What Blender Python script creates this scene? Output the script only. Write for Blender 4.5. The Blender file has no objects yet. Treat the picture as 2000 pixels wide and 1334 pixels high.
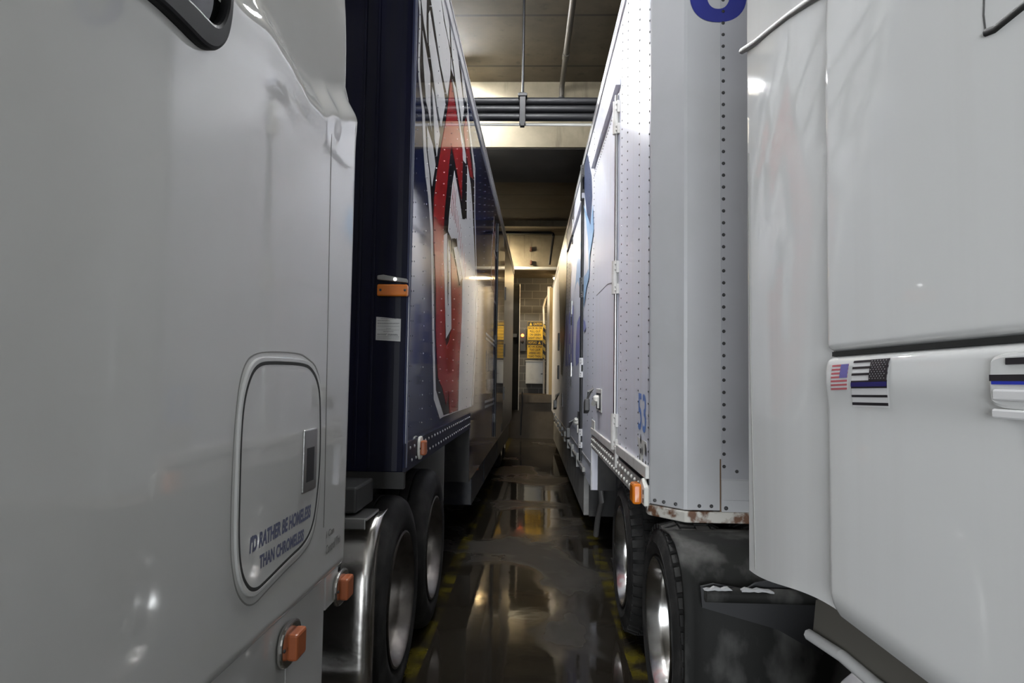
import bpy, math, random
from mathutils import Matrix, Vector
random.seed(7)
S = bpy.context.scene
COL = S.collection

# ---------------------------------------------------------------- camera, light, exposure
cam_data = bpy.data.cameras.new('camera')
cam = bpy.data.objects.new('camera', cam_data)
COL.objects.link(cam)
cam_data.sensor_width = 36.0
cam_data.lens = 36.0 * 1333.0 / 2000.0
cam_data.clip_start = 0.05
CR = ((0.99929,-0.01309,0.03522),(0.03443,-0.05614,-0.99783),(0.01504,0.99834,-0.05565))
mw = Matrix(CR).to_4x4()
mw.translation = Vector((0, 0, 1.60))
cam.matrix_world = mw
S.camera = cam

S.view_settings.view_transform = 'Standard'
S.view_settings.look = 'None'
S.view_settings.gamma = 1.0
S.view_settings.exposure = 0.72
S.view_settings.use_curve_mapping = False
world = bpy.data.worlds.new('garage_air')
S.world = world
world.use_nodes = True
world.node_tree.nodes['Background'].inputs[0].default_value = (0.60, 0.62, 0.66, 1)
world.node_tree.nodes['Background'].inputs[1].default_value = 0.02
try:
    S.cycles.use_denoising = True
    S.cycles.max_bounces = 10
    S.cycles.glossy_bounces = 6
    S.cycles.diffuse_bounces = 6
    S.cycles.sample_clamp_indirect = 8
except Exception:
    pass

LAMP_COOL = (0.96, 0.98, 1.0)
LAMP_WARM = (1.0, 0.70, 0.33)
CEIL = 5.55
# lamps: x, y, z, length, power strength, axis
TUBES = [
    (-1.38, 8.48, 5.32, 1.0, 480.0),
    (-0.35, 5.2, 5.40, 1.2, 255.0),
    (-0.35, 3.5, 5.40, 1.2, 150.0),
    (-3.2, -5.5, 5.36, 1.9, 25.0),
    (3.2, -5.5, 5.36, 1.9, 25.0),
    (0.0, -7.5, 5.36, 1.9, 30.0),
]

# ---------------------------------------------------------------- materials
def mat(name, color, rough=0.5, metal=0.0, coat=0.0, spec=0.5, noise=None, streak=None, bump=None, emit=None, ior=None):
    m = bpy.data.materials.new(name)
    m.use_nodes = True
    nt = m.node_tree
    b = nt.nodes['Principled BSDF']
    b.inputs['Base Color'].default_value = (*color, 1)
    b.inputs['Roughness'].default_value = rough
    b.inputs['Metallic'].default_value = metal
    b.inputs['Specular IOR Level'].default_value = spec
    if ior: b.inputs['IOR'].default_value = ior
    if coat:
        b.inputs['Coat Weight'].default_value = coat
        b.inputs['Coat Roughness'].default_value = 0.04
    if emit:
        b.inputs['Emission Color'].default_value = (*emit[0], 1)
        b.inputs['Emission Strength'].default_value = emit[1]
    tc = nt.nodes.new('ShaderNodeTexCoord')
    last = None
    def layer(scale, col2, lo, hi, vscale=(1, 1, 1), detail=6):
        nonlocal last
        mp = nt.nodes.new('ShaderNodeMapping'); mp.inputs['Scale'].default_value = vscale
        nt.links.new(tc.outputs['Object'], mp.inputs['Vector'])
        n = nt.nodes.new('ShaderNodeTexNoise'); n.inputs['Scale'].default_value = scale; n.inputs['Detail'].default_value = detail
        nt.links.new(mp.outputs[0], n.inputs['Vector'])
        r = nt.nodes.new('ShaderNodeMapRange'); r.inputs['From Min'].default_value = lo; r.inputs['From Max'].default_value = hi
        nt.links.new(n.outputs['Fac'], r.inputs['Value'])
        mx = nt.nodes.new('ShaderNodeMix'); mx.data_type = 'RGBA'
        nt.links.new(r.outputs[0], mx.inputs['Factor'])
        if last is None: mx.inputs[6].default_value = (*color, 1)
        else: nt.links.new(last, mx.inputs[6])
        mx.inputs[7].default_value = (*col2, 1)
        last = mx.outputs[2]
    if noise: layer(*noise)
    if streak: layer(streak[0], streak[1], streak[2], streak[3], (6, 6, 0.35))
    if last is not None: nt.links.new(last, b.inputs['Base Color'])
    if bump:
        n = nt.nodes.new('ShaderNodeTexNoise'); n.inputs['Scale'].default_value = bump[0]; n.inputs['Detail'].default_value = 5
        nt.links.new(tc.outputs['Object'], n.inputs['Vector'])
        bp = nt.nodes.new('ShaderNodeBump'); bp.inputs['Strength'].default_value = bump[1]; bp.inputs['Distance'].default_value = bump[2]
        nt.links.new(n.outputs['Fac'], bp.inputs['Height'])
        nt.links.new(bp.outputs[0], b.inputs['Normal'])
    return m

M = {}
M['cab_white'] = mat('white_cab_paint', (0.66, 0.66, 0.645), 0.5, coat=1.0, spec=0.0, noise=(1.5, (0.60, 0.60, 0.575), 0.35, 0.75))
M['cab_white_b'] = mat('white_cab_paint_clean', (0.80, 0.80, 0.79), 0.5, coat=0.8, spec=0.0, streak=(1.6, (0.76, 0.755, 0.74), 0.5, 0.8))
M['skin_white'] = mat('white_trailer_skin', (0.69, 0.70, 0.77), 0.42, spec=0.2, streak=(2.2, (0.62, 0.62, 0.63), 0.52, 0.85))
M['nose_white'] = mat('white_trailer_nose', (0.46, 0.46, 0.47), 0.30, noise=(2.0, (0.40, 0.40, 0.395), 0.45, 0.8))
M['white_flat'] = mat('white_aged_paint', (0.62, 0.61, 0.58), 0.45, noise=(9, (0.44, 0.42, 0.38), 0.5, 0.8))
M['roof'] = mat('dark_roof_sheet', (0.10, 0.097, 0.09), 0.6, noise=(2, (0.06, 0.057, 0.05), .4, .7))  # dark sheet added on the unseen trailer tops to cut light bouncing upward
M['rail'] = mat('grey_aluminium_rail', (0.46, 0.46, 0.47), 0.4, 0.2, noise=(14, (0.33, 0.32, 0.31), 0.5, 0.75))
M['rust_rail'] = mat('rusty_white_rail', (0.52, 0.50, 0.45), 0.6, noise=(16, (0.13, 0.06, 0.03), 0.50, 0.62))
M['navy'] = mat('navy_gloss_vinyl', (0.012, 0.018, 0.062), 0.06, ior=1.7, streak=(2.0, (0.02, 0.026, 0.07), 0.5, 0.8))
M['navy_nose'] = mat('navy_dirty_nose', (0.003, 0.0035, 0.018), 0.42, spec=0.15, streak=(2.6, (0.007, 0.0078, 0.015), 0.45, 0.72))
M['g_white'] = mat('white_vinyl', (0.72, 0.72, 0.72), 0.06, ior=1.7)
M['g_red'] = mat('red_vinyl', (0.36, 0.022, 0.026), 0.06, ior=1.7)
M['g_black'] = mat('black_vinyl', (0.012, 0.013, 0.020), 0.06, ior=1.7)
M['g_grey'] = mat('grey_vinyl', (0.10, 0.10, 0.12), 0.08, ior=1.7)
M['blue_light'] = mat('light_blue_vinyl', (0.30, 0.48, 0.72), 0.4, spec=0.2)
M['blue_lav'] = mat('lavender_blue_vinyl', (0.26, 0.28, 0.56), 0.4, spec=0.2)
M['blue_53'] = mat('blue_number_vinyl', (0.16, 0.29, 0.68), 0.3)
M['navy_swoosh'] = mat('navy_fade_vinyl', (0.055, 0.075, 0.15), 0.4, spec=0.2)
M['brown_band'] = mat('dark_brown_vinyl', (0.05, 0.045, 0.042), 0.4, spec=0.2)
M['letter_blue'] = mat('navy_letter_vinyl', (0.028, 0.035, 0.22), 0.3)
M['black'] = mat('black_plastic', (0.012, 0.012, 0.013), 0.45)
M['gasket'] = mat('black_rubber_gasket', (0.012, 0.012, 0.013), 0.55, spec=0.12)
M['glass'] = mat('dark_glass', (0.004, 0.005, 0.005), 0.05, spec=0.15)
M['seam'] = mat('dark_seam', (0.03, 0.03, 0.028), 0.7)
M['tire'] = mat('tire_rubber', (0.018, 0.0175, 0.017), 0.7, spec=0.25, noise=(7, (0.045, 0.043, 0.040), 0.45, 0.75), bump=(60, 0.3, 0.004))
M['rim'] = mat('polished_wheel_aluminium', (0.66, 0.65, 0.63), 0.22, 1.0, noise=(12, (0.48, 0.46, 0.44), 0.5, 0.8))
M['rim_dull'] = mat('dull_wheel_aluminium', (0.20, 0.185, 0.17), 0.36, 1.0, noise=(12, (0.12, 0.11, 0.10), 0.5, 0.8))
M['chrome'] = mat('chrome', (0.66, 0.64, 0.61), 0.27, 1.0, noise=(8, (0.45, 0.42, 0.39), 0.5, 0.8), bump=(5, 0.25, 0.02))
M['steel'] = mat('brushed_steel', (0.45, 0.45, 0.44), 0.32, 1.0)
M['steel_dark'] = mat('dark_steel', (0.07, 0.07, 0.07), 0.45, 0.5)
M['frame'] = mat('dirty_black_chassis', (0.022, 0.021, 0.020), 0.6, noise=(6, (0.05, 0.046, 0.04), 0.5, 0.8))
M['mud'] = mat('muddy_rubber_guard', (0.013, 0.013, 0.012), 0.65, spec=0.15, noise=(7.0, (0.075, 0.074, 0.070), 0.47, 0.68, (1, 1, .5), 14), bump=(4, 0.3, 0.02))
M['amber'] = mat('amber_lens', (0.70, 0.19, 0.012), 0.22, coat=0.6)
M['amber_dull'] = mat('dull_amber_lens', (0.42, 0.12, 0.045), 0.35)
M['bone'] = mat('white_lamp_housing', (0.66, 0.65, 0.60), 0.4)
M['grey_housing'] = mat('grey_lamp_housing', (0.26, 0.26, 0.25), 0.45)
M['led'] = mat('white_led', (1, 1, 1), 0.3, emit=((1, 1, 1), 4.0))
M['paper'] = mat('white_placard', (0.60, 0.60, 0.59), 0.6)
M['ink'] = mat('grey_print', (0.16, 0.16, 0.17), 0.6)
M['ink_blue'] = mat('grey_blue_lettering', (0.14, 0.15, 0.24), 0.5)
M['ink_grey'] = mat('grey_lettering', (0.24, 0.235, 0.22), 0.5)
M['flag_red'] = mat('faded_red_print', (0.60, 0.15, 0.17), 0.35)
M['flag_white'] = mat('white_print', (0.84, 0.83, 0.83), 0.35)
M['flag_blue'] = mat('faded_blue_print', (0.19, 0.17, 0.46), 0.35)
M['flag_black'] = mat('black_print', (0.030, 0.026, 0.030), 0.35)
M['flag_line'] = mat('dark_blue_print', (0.030, 0.026, 0.16), 0.35)
M['blue_strip'] = mat('bright_blue_print', (0.03, 0.05, 0.48), 0.3)
M['flag_grey'] = mat('grey_print_star', (0.36, 0.36, 0.36), 0.35)
M['sign_yellow'] = mat('yellow_sign', (0.74, 0.47, 0.028), 0.5)
M['sign_black'] = mat('black_sign', (0.02, 0.019, 0.016), 0.5)
M['cabinet'] = mat('grey_white_cabinet', (0.56, 0.58, 0.58), 0.4, noise=(6, (0.46, 0.47, 0.47), 0.5, 0.8))
M['post_white'] = mat('pale_post_paint', (0.62, 0.60, 0.55), 0.4)
M['post_warm'] = mat('tan_post_paint', (0.36, 0.27, 0.13), 0.5)
M['pad'] = mat('black_dock_pad', (0.003, 0.003, 0.003), 0.8, spec=0.08)
M['pipe'] = mat('black_pipe', (0.008, 0.008, 0.009), 0.45, 0.0, spec=0.2)
M['pipe_grey'] = mat('grey_galvanised_pipe', (0.09, 0.08, 0.066), 0.5, 0.3)
M['pipe_white'] = mat('white_pipe', (0.62, 0.61, 0.56), 0.35)
M['red_lamp'] = mat('red_signal_lens', (0.6, 0.04, 0.01), 0.3, emit=((1.0, 0.13, 0.02), 9.0))
M['lamp_body'] = mat('lamp_body_white', (0.7, 0.7, 0.68), 0.4)

def emission(name, color, strength):
    m = bpy.data.materials.new(name); m.use_nodes = True
    b = m.node_tree.nodes['Principled BSDF']
    b.inputs['Base Color'].default_value = (0.8, 0.8, 0.8, 1)
    b.inputs['Emission Color'].default_value = (*color, 1)
    b.inputs['Emission Strength'].default_value = strength
    return m

def nodes_of(m):
    nt = m.node_tree
    return nt, nt.nodes['Principled BSDF'], nt.nodes.new('ShaderNodeTexCoord')

def floor_material():
    m = bpy.data.materials.new('wet_concrete_floor'); m.use_nodes = True
    nt, b, tc = nodes_of(m)
    L_ = nt.links.new
    sep = nt.nodes.new('ShaderNodeSeparateXYZ'); L_(tc.outputs['Object'], sep.inputs[0])
    # puddles
    mp = nt.nodes.new('ShaderNodeMapping'); mp.inputs['Scale'].default_value = (0.75, 0.55, 1); mp.inputs['Location'].default_value = (3.1, 0.6, 0)
    L_(tc.outputs['Object'], mp.inputs[0])
    n = nt.nodes.new('ShaderNodeTexNoise'); n.inputs['Scale'].default_value = 1.1; n.inputs['Detail'].default_value = 4; n.inputs['Distortion'].default_value = 0.6
    L_(mp.outputs[0], n.inputs['Vector'])
    wet = nt.nodes.new('ShaderNodeMapRange'); wet.inputs['From Min'].default_value = 0.50; wet.inputs['From Max'].default_value = 0.62
    wet.inputs['To Min'].default_value = 1; wet.inputs['To Max'].default_value = 0
    L_(n.outputs['Fac'], wet.inputs[0])
    n2 = nt.nodes.new('ShaderNodeTexNoise'); n2.inputs['Scale'].default_value = 5; n2.inputs['Detail'].default_value = 8
    L_(tc.outputs['Object'], n2.inputs['Vector'])
    dry = nt.nodes.new('ShaderNodeMix'); dry.data_type = 'RGBA'
    dry.inputs[6].default_value = (0.032, 0.029, 0.025, 1); dry.inputs[7].default_value = (0.055, 0.052, 0.047, 1)
    L_(n2.outputs['Fac'], dry.inputs['Factor'])
    wetc = nt.nodes.new('ShaderNodeMix'); wetc.data_type = 'RGBA'
    L_(wet.outputs[0], wetc.inputs['Factor']); L_(dry.outputs[2], wetc.inputs[6]); wetc.inputs[7].default_value = (0.018, 0.015, 0.011, 1)
    # yellow lane lines
    def band(c, w):
        a = nt.nodes.new('ShaderNodeMath'); a.operation = 'SUBTRACT'; L_(sep.outputs[0], a.inputs[0]); a.inputs[1].default_value = c
        d = nt.nodes.new('ShaderNodeMath'); d.operation = 'ABSOLUTE'; L_(a.outputs[0], d.inputs[0])
        e = nt.nodes.new('ShaderNodeMath'); e.operation = 'LESS_THAN'; L_(d.outputs[0], e.inputs[0]); e.inputs[1].default_value = w
        return e
    b1, b2 = band(-0.665, 0.05), band(0.60, 0.055)
    ad = nt.nodes.new('ShaderNodeMath'); ad.operation = 'ADD'; L_(b1.outputs[0], ad.inputs[0]); L_(b2.outputs[0], ad.inputs[1])
    wr = nt.nodes.new('ShaderNodeMapRange'); wr.inputs['From Min'].default_value = 0.42; wr.inputs['From Max'].default_value = 0.66
    L_(n2.outputs['Fac'], wr.inputs[0])
    mu = nt.nodes.new('ShaderNodeMath'); mu.operation = 'MULTIPLY'; L_(ad.outputs[0], mu.inputs[0]); L_(wr.outputs[0], mu.inputs[1])
    fin = nt.nodes.new('ShaderNodeMix'); fin.data_type = 'RGBA'
    L_(mu.outputs[0], fin.inputs['Factor']); L_(wetc.outputs[2], fin.inputs[6]); fin.inputs[7].default_value = (0.085, 0.068, 0.008, 1)
    L_(fin.outputs[2], b.inputs['Base Color'])
    rr = nt.nodes.new('ShaderNodeMapRange'); rr.inputs['To Min'].default_value = 0.42; rr.inputs['To Max'].default_value = 0.06; sp_ = nt.nodes.new('ShaderNodeMapRange'); sp_.inputs['To Min'].default_value = 0.08; sp_.inputs['To Max'].default_value = 0.26; L_(wet.outputs[0], sp_.inputs[0]); L_(sp_.outputs[0], b.inputs['Specular IOR Level'])
    L_(wet.outputs[0], rr.inputs[0]); L_(rr.outputs[0], b.inputs['Roughness'])
    bp = nt.nodes.new('ShaderNodeBump'); bp.inputs['Strength'].default_value = 0.10; bp.inputs['Distance'].default_value = 0.01
    n3 = nt.nodes.new('ShaderNodeTexNoise'); n3.inputs['Scale'].default_value = 3.5; n3.inputs['Detail'].default_value = 3
    L_(tc.outputs['Object'], n3.inputs['Vector']); L_(n3.outputs['Fac'], bp.inputs['Height']); L_(bp.outputs[0], b.inputs['Normal'])
    return m

def concrete(name, c1, c2, seam=None, rough=0.8):
    m = bpy.data.materials.new(name); m.use_nodes = True
    nt, b, tc = nodes_of(m); L_ = nt.links.new
    n = nt.nodes.new('ShaderNodeTexNoise'); n.inputs['Scale'].default_value = 1.3; n.inputs['Detail'].default_value = 9; n.inputs['Roughness'].default_value = 0.65
    L_(tc.outputs['Object'], n.inputs['Vector'])
    r = nt.nodes.new('ShaderNodeMapRange'); r.inputs['From Min'].default_value = 0.34; r.inputs['From Max'].default_value = 0.66
    L_(n.outputs['Fac'], r.inputs[0])
    mx = nt.nodes.new('ShaderNodeMix'); mx.data_type = 'RGBA'; mx.inputs[6].default_value = (*c1, 1); mx.inputs[7].default_value = (*c2, 1)
    L_(r.outputs[0], mx.inputs['Factor'])
    out = mx.outputs[2]
    mp = nt.nodes.new('ShaderNodeMapping'); mp.inputs['Scale'].default_value = (3, 3, 0.5); L_(tc.outputs['Object'], mp.inputs[0])
    v = nt.nodes.new('ShaderNodeTexNoise'); v.inputs['Scale'].default_value = 3; v.inputs['Detail'].default_value = 4; L_(mp.outputs[0], v.inputs['Vector'])
    r2 = nt.nodes.new('ShaderNodeMapRange'); r2.inputs['From Min'].default_value = 0.6; r2.inputs['From Max'].default_value = 0.75; r2.inputs['To Max'].default_value = 0.5
    L_(v.outputs['Fac'], r2.inputs[0])
    m2 = nt.nodes.new('ShaderNodeMix'); m2.data_type = 'RGBA'; L_(r2.outputs[0], m2.inputs['Factor']); L_(out, m2.inputs[6]); m2.inputs[7].default_value = (c1[0]*.4, c1[1]*.36, c1[2]*.3, 1)
    out = m2.outputs[2]
    if seam:
        sep = nt.nodes.new('ShaderNodeSeparateXYZ'); L_(tc.outputs['Object'], sep.inputs[0])
        w = nt.nodes.new('ShaderNodeMath'); w.operation = 'PINGPONG'; w.inputs[1].default_value = seam / 2
        L_(sep.outputs[1], w.inputs[0])
        lt = nt.nodes.new('ShaderNodeMath'); lt.operation = 'LESS_THAN'; lt.inputs[1].default_value = 0.02; L_(w.outputs[0], lt.inputs[0])
        m3 = nt.nodes.new('ShaderNodeMix'); m3.data_type = 'RGBA'; L_(lt.outputs[0], m3.inputs['Factor']); L_(out, m3.inputs[6]); m3.inputs[7].default_value = (c1[0]*.45, c1[1]*.42, c1[2]*.38, 1)
        out = m3.outputs[2]
    L_(out, b.inputs['Base Color']); b.inputs['Roughness'].default_value = rough
    bp = nt.nodes.new('ShaderNodeBump'); bp.inputs['Strength'].default_value = 0.3; bp.inputs['Distance'].default_value = 0.01
    L_(n.outputs['Fac'], bp.inputs['Height']); L_(bp.outputs[0], b.inputs['Normal'])
    return m

def block_material():
    m = bpy.data.materials.new('painted_concrete_block'); m.use_nodes = True
    nt, b, tc = nodes_of(m); L_ = nt.links.new
    mp = nt.nodes.new('ShaderNodeMapping'); mp.inputs['Rotation'].default_value = (math.radians(90), 0, 0); mp.inputs['Location'].default_value = (0.13, 0.0, 0)
    L_(tc.outputs['Object'], mp.inputs[0])
    br = nt.nodes.new('ShaderNodeTexBrick')
    br.inputs['Scale'].default_value = 1.0; br.inputs['Brick Width'].default_value = 0.46; br.inputs['Row Height'].default_value = 0.225
    br.inputs['Mortar Size'].default_value = 0.012; br.inputs['Mortar Smooth'].default_value = 0.2
    br.inputs['Color1'].default_value = (0.088, 0.086, 0.082, 1); br.inputs['Color2'].default_value = (0.074, 0.072, 0.069, 1); br.inputs['Mortar'].default_value = (0.16, 0.155, 0.145, 1)
    L_(mp.outputs[0], br.inputs['Vector'])
    L_(br.outputs['Color'], b.inputs['Base Color']); b.inputs['Roughness'].default_value = 0.75
    bp = nt.nodes.new('ShaderNodeBump'); bp.inputs['Strength'].default_value = 0.5; bp.inputs['Distance'].default_value = 0.008; bp.invert = True
    L_(br.outputs['Fac'], bp.inputs['Height']); L_(bp.outputs[0], b.inputs['Normal'])
    return m

def hazard_material():
    m = bpy.data.materials.new('hazard_stripe_tape'); m.use_nodes = True
    nt, b, tc = nodes_of(m); L_ = nt.links.new
    sep = nt.nodes.new('ShaderNodeSeparateXYZ'); L_(tc.outputs['Object'], sep.inputs[0])
    a = nt.nodes.new('ShaderNodeMath'); a.operation = 'ADD'; L_(sep.outputs[0], a.inputs[0]); L_(sep.outputs[2], a.inputs[1])
    p = nt.nodes.new('ShaderNodeMath'); p.operation = 'PINGPONG'; p.inputs[1].default_value = 0.11; L_(a.outputs[0], p.inputs[0])
    g = nt.nodes.new('ShaderNodeMath'); g.operation = 'GREATER_THAN'; g.inputs[1].default_value = 0.055; L_(p.outputs[0], g.inputs[0])
    mx = nt.nodes.new('ShaderNodeMix'); mx.data_type = 'RGBA'; L_(g.outputs[0], mx.inputs['Factor'])
    mx.inputs[6].default_value = (0.02, 0.019, 0.016, 1); mx.inputs[7].default_value = (0.55, 0.42, 0.10, 1)
    L_(mx.outputs[2], b.inputs['Base Color']); b.inputs['Roughness'].default_value = 0.5
    return m

M['floor'] = floor_material()
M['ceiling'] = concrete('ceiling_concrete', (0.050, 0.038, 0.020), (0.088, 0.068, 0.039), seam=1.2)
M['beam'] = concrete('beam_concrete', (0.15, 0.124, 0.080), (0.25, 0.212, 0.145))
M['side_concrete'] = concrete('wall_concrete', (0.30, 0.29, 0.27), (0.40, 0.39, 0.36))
M['dock_concrete'] = concrete('dock_concrete', (0.085, 0.07, 0.055), (0.13, 0.11, 0.085))
M['block'] = block_material()
M['soffit_shade'] = mat('shaded_soffit', (0.030, 0.027, 0.022), 0.8, noise=(1.5, (0.045, 0.040, 0.032), .4, .7))  # shade of the beam's underside put into the colour
M['hazard'] = hazard_material()

# ---------------------------------------------------------------- mesh building
class MB:
    def __init__(s): s.v = []; s.f = []; s.mi = []
    def add(s, vs, fs, mi=0):
        o = len(s.v); s.v += [tuple(p) for p in vs]
        for f in fs: s.f.append(tuple(i + o for i in f)); s.mi.append(mi)
        return s
    def box(s, x0, x1, y0, y1, z0, z1, mi=0):
        v = [(x, y, z) for x in (x0, x1) for y in (y0, y1) for z in (z0, z1)]
        return s.add(v, [(0,1,3,2),(4,6,7,5),(0,4,5,1),(2,3,7,6),(0,2,6,4),(1,5,7,3)], mi)
    def prism(s, poly, axis, a, b, mi=0):
        """poly: 2-D outline; axis x: (y,z), y: (x,z), z: (x,y)"""
        def P(p, t): return {'x': (t, p[0], p[1]), 'y': (p[0], t, p[1]), 'z': (p[0], p[1], t)}[axis]
        n = len(poly)
        v = [P(p, a) for p in poly] + [P(p, b) for p in poly]
        fs = [tuple(range(n)), tuple(range(2*n-1, n-1, -1))] + [(i, (i+1) % n, n+(i+1) % n, n+i) for i in range(n)]
        return s.add(v, fs, mi)
    def tube(s, pts, r, n=10, mi=0, caps=True):
        pts = [Vector(p) for p in pts]; rings = []
        for i, p in enumerate(pts):
            d = (pts[min(i+1, len(pts)-1)] - pts[max(i-1, 0)]).normalized()
            a = Vector((0, 0, 1)) if abs(d.z) < 0.9 else Vector((1, 0, 0))
            u = d.cross(a).normalized(); w = u.cross(d)
            rings.append([p + (u*math.cos(2*math.pi*k/n) + w*math.sin(2*math.pi*k/n))*r for k in range(n)])
        v = [q for rg in rings for q in rg]
        fs = [(i*n+k, i*n+(k+1) % n, (i+1)*n+(k+1) % n, (i+1)*n+k) for i in range(len(pts)-1) for k in range(n)]
        if caps: fs += [tuple(range(n-1, -1, -1)), tuple((len(pts)-1)*n+k for k in range(n))]
        return s.add(v, fs, mi)
    def lathe(s, prof, axis, c, n=48, sgn=1, mi=0, closed=False):
        """prof: (distance along axis, radius)"""
        v = []
        for d, r in prof:
            for k in range(n):
                a = 2*math.pi*k/n; p, q = r*math.cos(a), r*math.sin(a)
                v.append({'x': (c[0]+sgn*d, c[1]+p, c[2]+q), 'y': (c[0]+p, c[1]+sgn*d, c[2]+q), 'z': (c[0]+p, c[1]+q, c[2]+sgn*d)}[axis])
        m = len(prof); fs = []
        for i in range(m if closed else m-1):
            j = (i+1) % m
            fs += [(i*n+k, i*n+(k+1) % n, j*n+(k+1) % n, j*n+k) for k in range(n)]
        return s.add(v, fs, mi)
    def grid(s, A, B, fn, mi=0):
        nb = len(B)
        v = [fn(a, b) for a in A for b in B]
        fs = [(i*nb+j, (i+1)*nb+j, (i+1)*nb+j+1, i*nb+j+1) for i in range(len(A)-1) for j in range(nb-1)]
        return s.add(v, fs, mi)
    def rivet(s, c, axis, sgn, r, h, mi=0, n=6):
        v = []
        for rr, hh in ((r, 0), (r*.85, h*.6), (r*.4, h)):
            for k in range(n):
                a = 2*math.pi*k/n; p, q = rr*math.cos(a), rr*math.sin(a)
                v.append((c[0]+sgn*hh, c[1]+p, c[2]+q) if axis == 'x' else (c[0]+p, c[1]+sgn*hh, c[2]+q))
        fs = [(i*n+k, i*n+(k+1) % n, (i+1)*n+(k+1) % n, (i+1)*n+k) for i in range(2) for k in range(n)] + [tuple(2*n+k for k in range(n))]
        return s.add(v, fs, mi)

def build(name, mb, mats, parent=None, label=None, smooth=None, bevel=None, kind=None):
    me = bpy.data.meshes.new(name)
    me.from_pydata([tuple(p) for p in mb.v], [], mb.f)
    if not isinstance(mats, (list, tuple)): mats = [mats]
    for m in mats: me.materials.append(m)
    me.polygons.foreach_set('material_index', mb.mi)
    me.validate()
    import bmesh
    bm = bmesh.new(); bm.from_mesh(me); bmesh.ops.recalc_face_normals(bm, faces=bm.faces); bm.to_mesh(me); bm.free()
    if smooth:
        me.shade_smooth(); me.set_sharp_from_angle(angle=math.radians(smooth))
    o = bpy.data.objects.new(name, me); COL.objects.link(o)
    if parent is not None:
        o.parent = parent
        root = parent
        while root.parent is not None: root = root.parent
        if parent is root and 'base' in root: o.location = -Vector(root['base'])
    if bevel:
        md = o.modifiers.new('bevel', 'BEVEL'); md.width = bevel; md.segments = 2; md.limit_method = 'ANGLE'; md.angle_limit = math.radians(40)
    if label: o['label'] = label
    if kind: o['kind'] = kind
    return o

def tag(o, label, cat, group=None):
    o['label'] = label; o['category'] = cat
    if group: o['group'] = group
    return o

RIG = {'L': (Vector((-0.62249,3.28054,0.00000)), -0.00748), 'R': (Vector((0.55546,3.34785,0.00000)), 0.00823), 'W': (Vector((0, 0, 0)), 0.0)}
BASES = {}
def thing(name, label, cat, rig='W', base=(0, 0, 0), group=None):
    """Empty at the thing's base; its parts are modelled in the frame of the parking bay (rig)"""
    e = bpy.data.objects.new(name, None); COL.objects.link(e)
    e.empty_display_size = 0.2
    o, r = RIG[rig]
    e.rotation_euler = (0, 0, r)
    e.location = o + Matrix.Rotation(r, 3, 'Z') @ Vector(base)
    e['base'] = list(base)
    return tag(e, label, cat, group)

def single(o, rig):
    """place a one-mesh thing that was modelled in a rig frame"""
    og, r = RIG[rig]; o.rotation_euler = (0, 0, r); o.location = og
    return o

def struct(name, mb, m, **k):
    o = build(name, mb, m, **k); o['kind'] = 'structure'; return o

def rng(a, b, n): return [a + (b-a)*i/n for i in range(n+1)]
def sm(t): t = max(0.0, min(1.0, t)); return t*t*(3-2*t)

def flat_text(body, size_offset=0.0):
    cu = bpy.data.curves.new('lettering', 'FONT'); cu.body = body; cu.offset = size_offset; cu.resolution_u = 3
    t = bpy.data.objects.new('lettering', cu); COL.objects.link(t)
    dg = bpy.context.evaluated_depsgraph_get()
    me = bpy.data.meshes.new_from_object(t.evaluated_get(dg))
    vs = [tuple(v.co) for v in me.vertices]; fs = [tuple(p.vertices) for p in me.polygons]
    bpy.data.objects.remove(t); bpy.data.meshes.remove(me); bpy.data.curves.remove(cu)
    x0 = min(v[0] for v in vs); x1 = max(v[0] for v in vs); y0 = min(v[1] for v in vs); y1 = max(v[1] for v in vs)
    return [((v[0]-x0)/(x1-x0), (v[1]-y0)/(y1-y0)) for v in vs], fs

def text_mb(mb, body, P, bl, br, tl, bold=0.0, mi=0):
    """fit a line of lettering: baseline left, baseline right, top left, each a 2-D point of the carrying plane"""
    uv, fs = flat_text(body, bold)
    mb.add([P(bl[0]+(br[0]-bl[0])*u+(tl[0]-bl[0])*v, bl[1]+(br[1]-bl[1])*u+(tl[1]-bl[1])*v) for u, v in uv], fs, mi)
    return mb

def decal(mb, poly, x, thick, mi=0):
    return mb.prism(poly, 'x', x, x+thick, mi)

def strip_line(mb, pts, w, x, thick, mi=0):
    """a thin line of width w following 2-D points on an x plane"""
    n = len(pts); l = []; r = []
    for i, p in enumerate(pts):
        a = pts[max(i-1, 0)]; b = pts[min(i+1, n-1)]
        dx, dz = b[0]-a[0], b[1]-a[1]; d = math.hypot(dx, dz) or 1
        nx, nz = -dz/d*w/2, dx/d*w/2
        l.append((p[0]+nx, p[1]+nz)); r.append((p[0]-nx, p[1]-nz))
    for i in range(n-1):
        mb.prism([l[i], l[i+1], r[i+1], r[i]], 'x', x, x+thick, mi)
    return mb

def rounded_loop(pts, it=3):
    for _ in range(it):
        q = []
        for i, p in enumerate(pts):
            n = pts[(i+1) % len(pts)]
            q += [(p[0]*.75+n[0]*.25, p[1]*.75+n[1]*.25), (p[0]*.25+n[0]*.75, p[1]*.25+n[1]*.75)]
        pts = q
    return pts

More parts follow.
